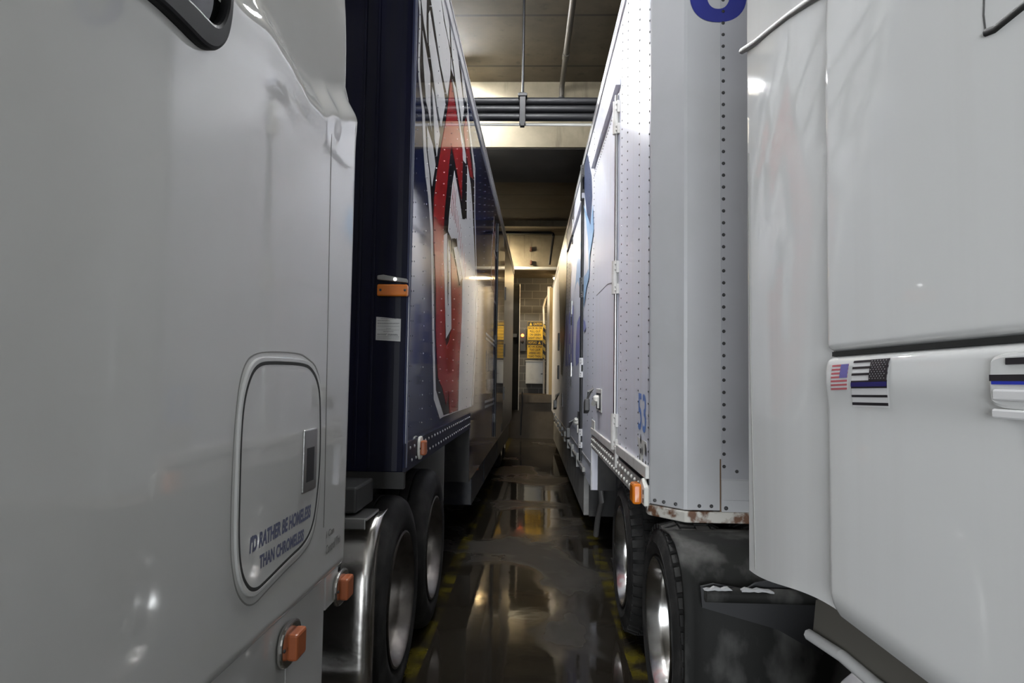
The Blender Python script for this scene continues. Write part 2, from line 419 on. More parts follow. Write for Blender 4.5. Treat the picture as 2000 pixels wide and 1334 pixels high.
# ---------------------------------------------------------------- the garage
struct('floor', MB().box(-9, 9, -12, 18.8, -0.2, 0), M['floor'])
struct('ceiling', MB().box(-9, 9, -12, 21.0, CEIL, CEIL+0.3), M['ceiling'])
struct('wall_left', MB().box(-9.3, -9, -12, 21, -0.2, CEIL+.3), M['side_concrete'])
struct('wall_right', MB().box(9, 9.3, -12, 21, -0.2, CEIL+.3), M['side_concrete'])
struct('wall_front', MB().box(-9.3, -5.2, -12.3, -12, -0.2, CEIL+.3).box(.2, 9.3, -12.3, -12, -0.2, CEIL+.3).box(-5.2, .2, -12.3, -12, 4.0, CEIL+.3), M['side_concrete'])  # the opening in this wall is made up for the fill light
fill = bpy.data.lights.new('added_fill_light', 'AREA'); fill.shape = 'RECTANGLE'; fill.size = 5.2; fill.size_y = 3.9  # area light added behind the camera to brighten the aisle
fill.energy = 1300; fill.color = (0.90, 0.95, 1.0)
do = bpy.data.objects.new('added_fill_light', fill); COL.objects.link(do); do.location = (-2.5, -12.1, 2.0); do.rotation_euler = (math.radians(90), 0, 0)
struct('wall_back', MB().box(-9.3, 9.3, 20.5, 20.8, 1.2, CEIL+.3), M['block'])
struct('wall_dock', MB().box(-9.3, 9.3, 18.8, 20.8, -0.2, 1.2).box(-9.3, 9.3, 18.74, 18.8, 0.98, 1.2), M['dock_concrete'])
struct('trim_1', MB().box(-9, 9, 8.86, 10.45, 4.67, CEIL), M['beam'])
struct('trim_4', MB().box(-9, 9, 8.90, 10.43, 4.655, 4.67), M['soffit_shade'])  # thin dark slab added under the first beam as painted shade
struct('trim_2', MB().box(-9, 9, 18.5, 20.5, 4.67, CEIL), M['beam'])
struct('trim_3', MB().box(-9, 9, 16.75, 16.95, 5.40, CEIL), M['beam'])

def fluorescent(i, x, y, z, length, power, label, warm=False, lips=()):
    t = thing('fluorescent_light', label, 'ceiling light', 'W', (x, y, z), 'tube lights under the slab')
    h = length/2
    build('housing', MB().prism([(y-.09, z), (y+.09, z), (y+.06, z+.07), (y-.06, z+.07)], 'x', x-h, x+h), M['lamp_body'], t)
    for q in lips: build('blocking_lip', MB().box(x-h, x+h, y+q*.09-.004, y+q*.09+.004, z-.034, z), M['lamp_body'], t)  # lips added to block lamp light from the ceiling recess
    m = emission('tube_glow', LAMP_COOL if not warm else (LAMP_WARM if warm is True else warm), power)
    for s in (-.045, .045):
        build('tube', MB().tube([(x-h+.03, y+s, z-.02), (x+h-.03, y+s, z-.02)], 0.018, 8), m, t, smooth=60)
    for s in (-.7, .7):
        build('hanger', MB().tube([(x+s*h, y, z+.07), (x+s*h, y, CEIL)], 0.006, 6), M['steel_dark'], t)
TLAB = ['tube light glowing over the blue trailer beside the first concrete beam', 'tube light above the aisle just before the black pipes',
        'tube light above the aisle between the noses of the two trailers',
        'tube light behind the left white cab near the added opening', 'tube light behind the right white cab near the added opening', 'tube light above the aisle nearest the added opening']
for i, a in enumerate(TUBES): fluorescent(i, *a, TLAB[i])
fluorescent(8, -0.92, 18.15, 4.45, 0.5, 130.0, 'warm short lamp behind the rear of the blue trailer at the dock', True, (-1, 1))
fluorescent(9, 0.7, 19.3, 4.5, 0.5, 110.0, 'warm short lamp over the dock behind the white trailer', True)
fluorescent(10, -1.35, 17.75, 4.98, 0.8, 620.0, 'fill tube light added over the blue trailer to light the far beam', (1.0, 0.86, 0.62), (-1,))  # unseen lamp added to brighten the face of the far beam

# pipes
t = thing('pipe_bundle', 'three stacked black pipes crossing the aisle in front of the first beam', 'pipe', 'W', (0, 6.7, 4.2))
for k, z in enumerate((4.385, 4.305, 4.225)):
    build('pipe', MB().tube([(-7, 6.7, z), (7, 6.7, z)], 0.040, 14), M['pipe'], t, smooth=60)
build('white_pipe', MB().tube([(-7, 6.74, 4.165), (7, 6.74, 4.165)], 0.014, 10), M['pipe_white'], t, smooth=60, label='thin white pipe')
hx = [(-0.164,4.085)][0][0]
build('hanger_rod', MB().tube([(hx, 6.62, 4.17), (hx, 6.62, CEIL)], 0.012, 8), M['pipe'], t, smooth=60)
build('clamp', MB().box(hx-.03, hx+.03, 6.60, 6.65, 4.12, 4.44).box(hx-.045, hx+.045, 6.59, 6.66, 4.40, 4.43).box(hx-.022, hx+.022, 6.595, 6.655, 4.10, 4.13), M['pipe'], t, bevel=.004)

t = thing('sprinkler_pipe', 'grey pipe running along the slab underside and dropping onto the first beam', 'pipe', 'W', (0.33, 8.6, 5.2))
px = 0.30
build('pipe', MB().tube([(px+.12, -2, 5.47), (px+.06, 5, 5.47), (px, 8.5, 5.45), (px-.005, 8.66, 5.42), (px-.01, 8.72, 5.34), (px-.01, 8.76, 5.25)], 0.034, 12), M['pipe_grey'], t, smooth=60)
build('coupling', MB().tube([(px+.01, 8.0, 5.453), (px+.012, 7.86, 5.455)], 0.043, 12), M['pipe_grey'], t, smooth=50)
build('coupling', MB().tube([(px-.01, 8.76, 5.30), (px-.01, 8.765, 5.22)], 0.043, 12), M['steel_dark'], t, smooth=50)

t = thing('drain_pipe', 'dark bent pipe in front of the far beam with a rusty drop', 'pipe', 'W', (0.44, 17.9, 4.7))
e0, e1 = [(0.423,5.490),(0.325,4.642)]
build('pipe', MB().tube([(-6, 17.9, e0[1]), (e0[0]-.06, 17.9, e0[1]), (e0[0]-.015, 17.9, e0[1]-.02), (e0[0], 17.9, e0[1]-.08)], 0.04, 10), M['pipe'], t, smooth=60)
build('drop', MB().tube([(e0[0], 17.9, e0[1]-.07), (e1[0], 17.9, e1[1])], 0.034, 10), M['pipe_grey'], t, smooth=60, label='rusty grey vertical drop')
q0 = [(-0.676,4.631)][0][1]
o = build('white_pipe', MB().tube([(-7, 18.456, q0), (7, 18.456, q0)], 0.045, 12), M['pipe_white'], smooth=60)
tag(o, 'white pipe running along the lower edge of the far beam', 'pipe')
for k, (u, v) in enumerate([(-0.172,5.153),(-0.167,4.787)]):
    o = build('rusty_bracket', MB().box(u-.02, u+.02, 18.40, 18.5, v-.06, v+.06).box(u-.035, u+.02, 18.38, 18.44, v-.06, v-.03), mat('rusty_steel', (0.12, 0.045, 0.025), 0.7), bevel=.005)
    tag(o, ['upper small rusty bracket on the face of the far beam', 'lower small rusty bracket on the face of the far beam'][k], 'bracket', 'rusty brackets on the far beam')

# ---------------------------------------------------------------- dock wall fittings
WY = 20.5
def sign(y, x0, x1, z0, z1, mirrored, label):
    t = thing('caution_sign', label, 'sign', 'W', ((x0+x1)/2, y, z0), 'yellow dock caution signs')
    w = x1-x0; h = z1-z0; zh = z1-.26*h
    build('plate', MB().box(x0, x1, y-.012, y, z0, z1), M['sign_yellow'], t)
    build('header', MB().box(x0+.005, x1-.005, y-.016, y-.012, zh, z1-.005), M['sign_black'], t, label='black header band')
    def P(u, v): return ((x1 - u*w) if mirrored else (x0 + u*w), y-.018, z0+v*h)
    tri = [(.12, .79), (.30, .79), (.21, .955)]
    m = MB(); m.add([P(*p) for p in tri], [(0, 1, 2)]); build('warning_triangle', m, M['sign_yellow'], t)
    m = MB(); text_mb(m, 'CAUTION', P, (.38, .80), (.93, .80), (.38, .94), .02); build('header_lettering', m, M['sign_yellow'], t, label='yellow word CAUTION')
    m = MB()
    for k, (s, a, b) in enumerate((('BACK IN OR', .06, .95), ('PULL OUT', .16, .85), ('ON GREEN', .14, .87), ('LIGHT ONLY', .08, .93))):
        z = .585-.178*k
        text_mb(m, s, P, (a, z), (b, z), (a, z+.12), .02)
    build('lettering', m, M['sign_black'], t, label='black capital lettering')
(sx0, sz1), (sx1, sz0), (_a, szm) = [(-0.261,3.348),(0.198,2.246),(-0.261,2.793)]
build_y = 20.49
sign(build_y, sx0, sx1, szm+.004, sz1, False, 'upper yellow and black caution sign on the block wall')
sign(build_y, sx0, sx1, sz0, szm-.004, True, 'lower yellow caution sign with mirror-reversed lettering above the cabinet')

(cx0, cz1), (cx1, cz0) = [(-0.295,2.140),(0.273,1.483)]
t = thing('electrical_cabinet', 'pale grey metal cabinet on the block wall under the caution signs', 'cabinet', 'W', ((cx0+cx1)/2, 20.5, cz0))
build('box', MB().box(cx0, cx1, 20.22, 20.5, cz0, cz1), M['cabinet'], t, bevel=.008)
build('door', MB().box(cx0+.012, cx1-.03, 20.2, 20.22, cz0+.012, cz1-.012), M['cabinet'], t, bevel=.004)
build('handle', MB().box(cx1-.12, cx1-.05, 20.18, 20.2, cz0+.28, cz0+.31).tube([(cx1-.06, 20.2, cz0+.295), (cx1-.06, 20.17, cz0+.295)], .012, 8), M['steel_dark'], t)
build('top_hood', MB().box(cx0-.015, cx1+.015, 20.17, 20.5, cz1, cz1+.03), M['cabinet'], t, bevel=.004)

(rx, rz), (rx1, rz1), (rx2, rz2) = [(-0.408,2.926),(-0.326,3.050),(-0.455,2.450)]
t = thing('signal_light', 'dark signal lamp box with one glowing red lens on the block wall', 'signal light', 'W', (rx, 20.5, rz2))
build('housing', MB().box(rx2-.03, rx1+.02, 20.4, 20.5, rz2, rz1+.05), M['steel_dark'], t, bevel=.01)
build('red_lens', MB().lathe([(0, .0), (0.0, .045), (.03, .04), (.05, .02), (.052, 0)], 'y', (rx, 20.4, rz), 16, -1), M['red_lamp'], t, smooth=60, label='glowing red lens')
build('dark_lens', MB().lathe([(0, .0), (0.0, .045), (.03, .04), (.05, .02), (.052, 0)], 'y', (rx, 20.4, rz-.2), 16, -1), M['black'], t, smooth=60, label='unlit dark lens')

# dock shelter, left
(a0, z1), (a1, z0), (b0, b1) = [(-0.609,4.115),(-0.455,0.788),(-0.462,4.201)]
t = thing('dock_pad', 'tall black dock pad with a pale edge post behind the blue trailer', 'dock pad', 'W', (a0, 18.8, z0))
build('pad', MB().box(a0-.35, a1, 18.5, 18.735, z0, z1).prism([(a0-.35, z1), (a1, z1), (a1-.03, z1+.07), (a0-.35, z1+.09)], 'y', 18.5, 18.735), M['pad'], t, bevel=.015)
build('edge_post', MB().box(a1+.002, b0, 18.47, 18.735, z0-.02, b1), M['post_white'], t, label='pale vertical edge post')
build('bracket', MB().box(a0-.02, a0+.08, 18.44, 18.5, 2.75, 2.84), M['steel_dark'], t)
# dock posts, right
(p0, pz1), (p1, pz0), = [(0.305,4.235),(0.406,0.064)]
o = build('steel_post', MB().box(p0, p1, 19.15, 19.25, 1.2, pz1), M['post_white'], bevel=.006)
tag(o, 'pale vertical steel post on the dock right of the caution signs', 'post')
(p0, pz1), (p1, pz0), = [(0.365,4.166),(0.470,0.089)]
o = build('dock_post', MB().box(p0, p1, 18.85, 18.95, 1.2, pz1), M['post_warm'], bevel=.006)
tag(o, 'tan vertical post on the dock edge close to the white trailer', 'post')
hq = [(0.240,2.204),(0.227,3.244),(0.206,3.743),(0.256,3.971),(0.344,4.139),(0.262,2.204)]
t = thing('gate_frame', 'bent grey pipe gate frame with striped base beside the caution signs', 'gate', 'W', (hq[0][0], 20.05, 1.2))
build('pipe', MB().tube([(hq[0][0], 20.05, 1.2), (hq[1][0], 20.05, hq[1][1]), (hq[2][0], 20.05, hq[2][1]), (hq[3][0], 20.05, hq[3][1]), (hq[4][0], 20.05, hq[4][1]), (hq[4][0]+.3, 20.05, hq[4][1]+.1)], 0.03, 10), M['post_white'], t, smooth=60)
build('striped_sleeve', MB().box(hq[0][0]-.035, hq[0][0]+.035, 20.0, 20.1, hq[0][1], hq[1][1]), M['hazard'], t, label='yellow and black striped sleeve')
cb = [(-0.360,1.273),(-0.348,0.924),(-0.378,0.575),(-0.385,0.089)]
o = build('cable', MB().tube([(cb[0][0], 18.72, cb[0][1])]+[(u, 18.72, v) for u, v in cb[1:]], 0.02, 8), M['black'], smooth=60)
tag(o, 'black cable hanging down the dock face', 'cable')

# ---------------------------------------------------------------- wheels
def wheel(parent, s, x, y, z, R, r0, rim_m, lugs, seen=False):
    """s: +1 outer face towards +x, -1 towards -x"""
    for k, dx in enumerate((0.0, 0.34)):
        prof = [(.02, r0), (0, r0+.03), (-.008, r0+.07), (-.006, R-.09), (.004, R-.05), (.018, R-.022), (.045, R-.004), (.07, R), (.11, R), (.112, R-.012), (.122, R-.012), (.124, R), (.17, R), (.172, R-.012), (.182, R-.012), (.184, R), (.235, R), (.262, R-.006), (.285, R-.04), (.292, R-.1), (.285, r0+.04), (.27, r0)]
        mb = MB().lathe([(d+dx, r) for d, r in prof], 'x', (x, y, z), 64, -s, closed=True)
        if lugs:
            n = 44
            for i in range(n):
                for d0, d1, off in ((.012, .075, 0), (.085, .15, .5), (.155, .215, 0), (.225, .28, .5)):
                    a0 = 2*math.pi*(i+off)/n; a1 = a0+2*math.pi/n*.66
                    v = []
                    for d in (d0, d1):
                        for a in (a0, a1):
                            edge = .022 if (d < .03 or d > .26) else 0
                            for r in (R-.03, R+.014-edge):
                                v.append((x-s*(d+dx), y+r*math.cos(a), z+r*math.sin(a)))
                    mb.add(v, [(0,1,3,2),(4,6,7,5),(0,4,5,1),(2,3,7,6),(0,2,6,4),(1,5,7,3)])
        tr = build('tire', mb, M['tire'], parent, smooth=35)
        if k: continue
        prof = [(.03, r0+.004), (.0, r0+.006), (-.004, r0-.004), (.004, r0-.012), (.03, r0-.020), (.05, r0-.032), (.07, r0-.036), (.15, r0-.045), (.165, r0-.06), (.172, r0-.1), (.165, .19), (.15, .155), (.14, .14), (.14, .112)]
        rm = build('rim', MB().lathe(prof, 'x', (x, y, z), 64, -s), rim_m, tr, smooth=40)
        hb = MB().lathe([(.14, .112), (.10, .106), (.085, .095), (.08, .07), (.078, 0)], 'x', (x, y, z), 32, -s)
        build('hub', hb, rim_m, tr, smooth=40)
        if not seen: continue
        for i in range(10):
            a = 2*math.pi*i/10; r = .142
            build('lug_nut', MB().lathe([(.15, .017), (.115, .017), (.105, .012), (.105, 0)], 'x', (x, y+r*math.cos(a), z+r*math.sin(a)), 6, -s), M['steel'], tr)
    return

def side_marker(parent, s, xs, y, z, length, h, d, house, lens, label=None):
    """lamp on a side plane xs facing s; oval bezel with a block lens"""
    m = MB(); n = 24; hl = length/2
    ring = []
    for k in range(n):
        a = 2*math.pi*k/n; c, q = math.cos(a), math.sin(a)
        ring.append((y+math.copysign(abs(c)**.7, c)*hl*1.25, z+math.copysign(abs(q)**.8, q)*h*.72))
    m.prism(ring, 'x', xs, xs+s*d*.35)
    b = build('marker_lamp', m, house, parent, bevel=.006, label=label)
    l = MB().prism([(y-hl*.62, z-h*.45), (y+hl*.62, z-h*.45), (y+hl*.62, z+h*.45), (y-hl*.62, z+h*.45)], 'x', xs+s*d*.3, xs+s*d)
    build('lens', l, lens, b, bevel=.008)
    for q in (-.95, .95): build('screw', MB().rivet((xs+s*d*.35, y+hl*q, z), 'x', s, .006, .004), M['steel_dark'], b)
    return b

# ================================================================= LEFT TRACTOR
LT = thing('semi_tractor', 'white semi tractor with an oval luggage door, left of the aisle', 'truck', 'L', (-1.3, -2.6, 0))
XL = -.05
zb_pts = [(-1.793,2.527),(-1.618,2.555),(-1.504,2.542),(-1.411,2.523),(-1.323,2.504),(-1.204,2.510),(-1.047,2.568),(-0.830,2.638)]
def zb(y):
    p = sorted(zb_pts)
    if y <= p[0][0]: return p[0][1]
    for (a, za), (b, zc) in zip(p, p[1:]):
        if y <= b: return za+(zc-za)*sm((y-a)/(b-a))*1.0
    return p[-1][1]
YR = -.80
def left_x(y, z):
    x = XL
    d = z-zb(y)
    x -= .045*sm((d+.10)/.14)
    x += .006*math.exp(-((d+.09)/.05)**2)
    if z > 2.75: x -= .10*((z-2.75)/.8)**2
    r = .025
    if y > YR-r:
        t = (y-(YR-r))/r; x -= r*(1-math.sqrt(max(0, 1-t*t)))
    if y < -2.2: x -= .02*((y+2.2)/1.5)**2
    if z < .96: x -= .03*((.96-z)/.045)**2
    return x
ys = sorted(set(rng(-5.2, -2.6, 26)+rng(-2.6, -.84, 176)+rng(-.84, YR, 12)))
zs = sorted(set(rng(.915, .97, 8)+rng(.97, 2.35, 70)+rng(2.35, 2.8, 60)+rng(2.8, 3.85, 30)))
mb = MB().grid(ys, zs, lambda y, z: (left_x(y, z), y, z))
# rear wall, top, front, far side, underside
mb.add([(left_x(YR, z), YR, z) for z in zs]+[(-2.45, YR, z) for z in zs], [(i, i+1, len(zs)+i+1, len(zs)+i) for i in range(len(zs)-1)])
n = len(ys)
mb.add([(left_x(y, zs[-1]), y, zs[-1]) for y in ys]+[(-2.45, y, zs[-1]) for y in ys], [(i, i+1, n+i+1, n+i) for i in range(n-1)])
mb.add([(left_x(y, zs[0]), y, zs[0]) for y in ys]+[(-2.45, y, zs[0]) for y in ys], [(i, i+1, n+i+1, n+i) for i in range(n-1)])
mb.add([(left_x(-5.2, z), -5.2, z) for z in zs]+[(-2.45, -5.2, z) for z in zs], [(i, i+1, len(zs)+i+1, len(zs)+i) for i in range(len(zs)-1)])
mb.add([(-2.45, YR, .915), (-2.45, -5.2, .915), (-2.45, -5.2, 3.85), (-2.45, YR, 3.85)], [(0, 1, 2, 3)])
build('cab_body', mb, M['cab_white'], LT, smooth=50)
build('edge_trim', MB().tube([(XL-.03, YR+.004, .93)]+[(left_x(YR-.02, z)-.012, YR+.004, z) for z in rng(1.0, 3.7, 40)], .007, 8), M['steel'], LT, smooth=60)
# body seam
m = MB(); strip_line(m, [(-1.106,2.475),(-1.098,2.281),(-1.090,2.028),(-1.080,1.760),(-1.071,1.493),(-1.061,1.227),(-1.060,1.112)], .004, XL-.001, .0022)
build('panel_seam', m, M['ink_grey'], LT)
# luggage door
door_pts = [(-1.631,1.627),(-1.569,1.634),(-1.309,1.636),(-1.236,1.621),(-1.181,1.585),(-1.151,1.529),(-1.133,1.335),(-1.159,1.204),(-1.191,1.140),(-1.260,1.107),(-1.381,1.097),(-1.553,1.077),(-1.599,1.075),(-1.644,1.092),(-1.687,1.140),(-1.707,1.215),(-1.711,1.332),(-1.714,1.462),(-1.705,1.544),(-1.673,1.602)]
out_pts = [(-1.663,1.649),(-1.572,1.662),(-1.333,1.667),(-1.266,1.654),(-1.181,1.633),(-1.124,1.560),(-1.102,1.331),(-1.120,1.197),(-1.160,1.110),(-1.235,1.077),(-1.378,1.065),(-1.534,1.046),(-1.590,1.038),(-1.641,1.051),(-1.694,1.095),(-1.726,1.162),(-1.739,1.234),(-1.742,1.360),(-1.737,1.487),(-1.724,1.574),(-1.700,1.622)]
door = rounded_loop(door_pts, 2); outer = rounded_loop(out_pts, 2)
def scale_loop(l, k):
    cy = sum(p[0] for p in l)/len(l); cz = sum(p[1] for p in l)/len(l)
    return [(cy+(p[0]-cy)*k, cz+(p[1]-cz)*k) for p in l]
def ring_mb(lo, li, x, th, m=None):
    m = m or MB(); n = len(lo)
    v = [(x, *p) for p in lo]+[(x, *p) for p in li]+[(x+th, *p) for p in lo]+[(x+th, *p) for p in li]
    fs = []
    for i in range(n):
        j = (i+1) % n
        fs += [(2*n+i, 2*n+j, 3*n+j, 3*n+i), (i, j, 2*n+j, 2*n+i), (n+i, n+j, 3*n+j, 3*n+i)]
    return m.add(v, fs)
fr = build('door_frame', ring_mb(scale_loop(door, 1.055), scale_loop(door, 1.012), XL, .007), M['cab_white'], LT, bevel=.002)
dr = build('luggage_door', MB().prism(scale_loop(door, .998), 'x', XL-.002, XL+.006), M['cab_white'], LT, bevel=.004)
build('gasket', ring_mb(scale_loop(door, 1.014), scale_loop(door, .984), XL+.0045, .0022), M['seam'], dr, label='dark rubber gasket')
build('panel_seam', ring_mb(scale_loop(outer, 1.006), scale_loop(outer, .994), XL-.001, .002), M['ink_grey'], LT)
(la, lt), (lb, lz) = [(-1.299,1.440),(-1.183,1.255)]
lt2 = [(-1.251,1.443),(-1.234,1.258)]
h0, h1 = lt2[1][1], lt2[0][1]
lat = build('latch', MB().box(XL+.004, XL+.012, la, lb, h0, h1), M['steel'], dr, bevel=.004, label='brushed steel paddle latch')
build('pocket', MB().box(XL+.008, XL+.0125, la+.022, lb-.028, h0+.03, h1-.055), M['black'], dr, label='dark finger pocket')
m = MB()
PL = lambda y, z: (XL+.0066, y, z)
t1 = [(-1.645,1.173),(-1.212,1.175),(-1.642,1.214)]
t2 = [(-1.584,1.120),(-1.266,1.118),(-1.584,1.155)]
text_mb(m, "I'D RATHER BE HOMELESS", PL, *t1, .04); m2 = MB(); text_mb(m2, 'THAN CHROMELESS', PL, *t2, .04); build('lettering', m2, M['ink_blue'], dr, label='blue-grey slogan, second line')
build('lettering', m, M['ink_blue'], dr, label='blue-grey slogan, first line')
m = MB(); PL2 = lambda y, z: (XL+.0012, y, z)
t3 = [(-1.030,1.069),(-0.947,1.071),(-1.032,1.093)]; t4 = [(-1.030,1.015),(-0.870,1.022),(-1.033,1.047)]
text_mb(m, 'I Can', PL2, *t3, .02); m2 = MB(); text_mb(m2, 'Control This', PL2, *t4, .02); build('lettering', m2, M['ink_grey'], LT, label='small grey lettering, second line')
build('lettering', m, M['ink_grey'], LT, label='small grey lettering, first line')
# sleeper window
wp = [(-2.259,2.238),(-2.140,2.256),(-2.056,2.257),(-1.980,2.255),(-1.943,2.262),(-1.914,2.277),(-1.880,2.314),(-1.863,2.363),(-1.858,2.418),(-1.864,2.483),(-1.897,2.565),(-2.136,2.408)]
wi = [(-2.180,2.287),(-2.087,2.311),(-2.014,2.318),(-1.975,2.317),(-1.943,2.319),(-1.922,2.328),(-1.902,2.350),(-1.888,2.383),(-1.886,2.407),(-1.893,2.465),(-1.927,2.521),(-2.103,2.407)]
wo = rounded_loop(wp, 2); wn = rounded_loop(wi, 2)
ws = build('sleeper_window', MB().prism(wo, 'x', XL-.03, XL+.003), M['glass'], LT)
build('gasket', ring_mb(wo, wn, XL-.01, .032), M['gasket'], ws, bevel=.008, label='thick black rubber gasket')
# sill skirt, markers
sk = [(-0.920,0.788),(-0.762,0.863)]
ysk = sk[0][0]
build('side_skirt', MB().box(-.12, -.085, -5.0, ysk, .28, .915).box(-.125, -.08, ysk, YR+.02, .80, .915).box(-.11, -.0835, ysk-.35, ysk-.345, .3, .78), M['cab_white'], LT, bevel=.006)
mk = [(-1.275,0.826),(-0.765,0.835)]
for (my, mz) in mk:
    side_marker(LT, 1, -.08, my, mz, .13, .085, .045, M['chrome'], M['amber_dull'], 'amber side marker lamp in a chrome bezel')
br = [(-0.611,0.927),(-0.486,0.845)]
build('step_bracket', MB().box(-.30, -.085, -.84, -.72, .90, .925).box(-.30, -.085, -.74, -.72, .80, .925).box(-.29, -.085, -.842, -.835, .93, 1.0), M['steel_dark'], LT, bevel=.004)
# chrome quarter fender in front of the drive wheels
fw = (.12, .52)
def fender(x0, x1, y0, prof, lip, m):
    """prof: (y,z) outline of the sheet, curved over at the aisle edge"""
    mb = MB(); xs = rng(x0, x1-.05, 6)+[x1-.04, x1-.025, x1-.012, x1-.004, x1, x1]
    dy = [0]*7+[.001, .004, .012, .024, .04, .07]
    v = [(x, y+d, z) for x, d in zip(xs, dy) for y, z in prof]
    k = len(prof)
    mb.add(v, [(i*k+j, (i+1)*k+j, (i+1)*k+j+1, i*k+j+1) for i in range(len(xs)-1) for j in range(k-1)])
    return mb
prof = [(-.42, .16), (-.425, .4), (-.42, .6), (-.41, .75), (-.385, .86), (-.34, .94), (-.28, .985), (-.2, 1.0)]
fe = build('quarter_fender', fender(-.68, -.045, 0, prof, 0, 0), M['chrome'], LT, smooth=60, label='polished steel quarter fender')
md = fe.modifiers.new('sheet', 'SOLIDIFY'); md.thickness = .004
build('top_flange', MB().box(-.66, -.07, -.42, -.2, 1.0, 1.012).box(-.66, -.075, -.425, -.415, .965, 1.012), M['steel'], LT, bevel=.004)
for x in (-.17, -.45): build('flange_bolt', MB().rivet((x, -.426, .99), 'y', -1, .012, .008), M['steel_dark'], LT)
build('battery_box', MB().box(-.60, -.13, -.37, -.07, 1.02, 1.13), M['steel_dark'], LT, bevel=.01)
for wy in (.19, 1.24):
    wheel(LT, 1, -.035, wy, .50, .50, .32, M['rim_dull'], False, True)
build('chassis_frame', MB().box(-.95, -.85, -5, 1.9, .72, .98).box(-1.75, -1.65, -5, 1.9, .72, .98).box(-1.75, -.85, .13, .25, .5, .72).box(-1.75, -.85, 1.18, 1.30, .5, .72).box(-2.4, -.13, -3.2, -.9, .3, .9), M['frame'], LT)
for wy in (.19, 1.24):
    wheel(LT, -1, -2.515, wy, .50, .50, .32, M['rim_dull'], False)
wheel(LT, -1, -2.45, -4.3, .52, .52, .335, M['rim_dull'], False)
wheel(LT, 1, -.09, -4.3, .52, .52, .335, M['rim_dull'], False)

# ================================================================= LEFT TRAILER
ZT = 4.11
LB = thing('semi_trailer', 'dark blue semi trailer with a red, white and black emblem, left of the aisle', 'trailer', 'L', (-1.3, 6, 0))
ZL = 1.17; LEND = 12.25
side_l = MB().prism([(0, ZL), (3.02, ZL), (3.02, .66), (LEND, .70), (LEND, ZT), (0, ZT)], 'x', -2.6, 0)
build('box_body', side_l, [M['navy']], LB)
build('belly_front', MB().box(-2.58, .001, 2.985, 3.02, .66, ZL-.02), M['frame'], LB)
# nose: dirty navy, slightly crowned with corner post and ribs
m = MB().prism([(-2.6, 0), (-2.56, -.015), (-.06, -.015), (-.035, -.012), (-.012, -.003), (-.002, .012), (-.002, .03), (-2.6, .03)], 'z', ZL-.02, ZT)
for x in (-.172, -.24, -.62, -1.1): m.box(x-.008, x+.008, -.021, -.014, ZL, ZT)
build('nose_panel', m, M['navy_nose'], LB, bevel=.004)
build('corner_post', MB().tube([(.001, .010, ZL), (.001, .010, ZT)], .010, 10), mat('grey_blue_corner', (0.13, 0.14, 0.19), 0.15), LB, smooth=60)
build('roof', MB().box(-2.6, -.02, 0, LEND, ZT, ZT+.012), M['roof'], LB)
build('roof_rail', MB().box(-.02, .012, 0, LEND, ZT-.10, ZT+.01).box(-.02, .018, 0, LEND, ZT-.012, ZT+.012), M['rail'], LB, bevel=.003)
m = MB().box(-.05, .006, 0, 3.02, ZL-.02, ZL+.115)
for i in range(26): 
    y = .1+i*.112
    m.rivet((.006, y, ZL+.085), 'x', 1, .009, .005, 1); m.rivet((.006, y+.05, ZL+.02), 'x', 1, .009, .005, 1)
build('bottom_rail', m, [M['navy_nose'], M['rail']], LB)
m = MB().box(-2.6, 0.0, -.01, .03, ZL-.1, ZL-.02)
build('nose_sill', m, M['frame'], LB)
# rivets down the panel joints
m = MB()
for k, y in enumerate((.10, .42, .74, 1.06, 1.38, 1.70, 2.02, 2.34, 2.66, 2.98, 3.6, 4.2, 4.8, 5.4, 5.9)):
    for i in range(36):
        m.rivet((.0045, y, 1.36+i*.075), 'x', 1, .0045, .003, k % 2)
build('rivet_rows', m, [M['g_grey'], M['rail']], LB, kind='stuff')
# emblem
def layer(name, polys, m, off, parent, label=None):
    mb = MB()
    for p in polys: decal(mb, p, off, .0006)
    return build(name, mb, m, parent, label=label)
EW = [(-0.140,4.010),(-0.056,3.760),(0.020,3.598),(0.108,3.482),(0.106,3.379),(0.098,3.213),(0.121,3.144),(0.173,3.086),(0.244,3.016),(0.316,2.822),(0.389,2.713),(0.493,2.625),(0.606,2.454),(0.681,2.137),(0.739,1.888),(0.854,1.473),(1.126,1.340),(1.288,1.345),(3.201,1.344),(3.298,1.350),(3.491,1.983),(3.551,2.530),(3.413,2.675),(3.161,3.168),(3.081,3.596),(2.575,3.788),(2.296,3.955),(1.838,4.064),(1.230,4.112),(0.927,4.146)]
emblem = layer('emblem', [EW], M['g_white'], 0.0005, LB, 'white outline field of the emblem')
EK = [(-0.054,3.971),(0.054,3.672),(0.128,3.554),(0.162,3.408),(0.146,3.237),(0.171,3.166),(0.268,3.070),(0.319,3.046),(0.411,2.855),(0.524,2.754),(0.603,2.615),(0.679,2.470),(0.752,2.146),(0.816,1.894),(0.927,1.528),(1.286,1.355),(3.201,1.344),(3.174,1.359),(3.386,1.977),(3.417,2.512),(3.309,2.658),(3.065,3.144),(2.986,3.566),(2.495,3.758),(2.223,3.924),(1.776,4.034),(1.182,4.086),(0.885,4.120)]
layer('emblem_ground', [EK], M['g_black'], .0012, emblem, 'black ground inside the white outline')
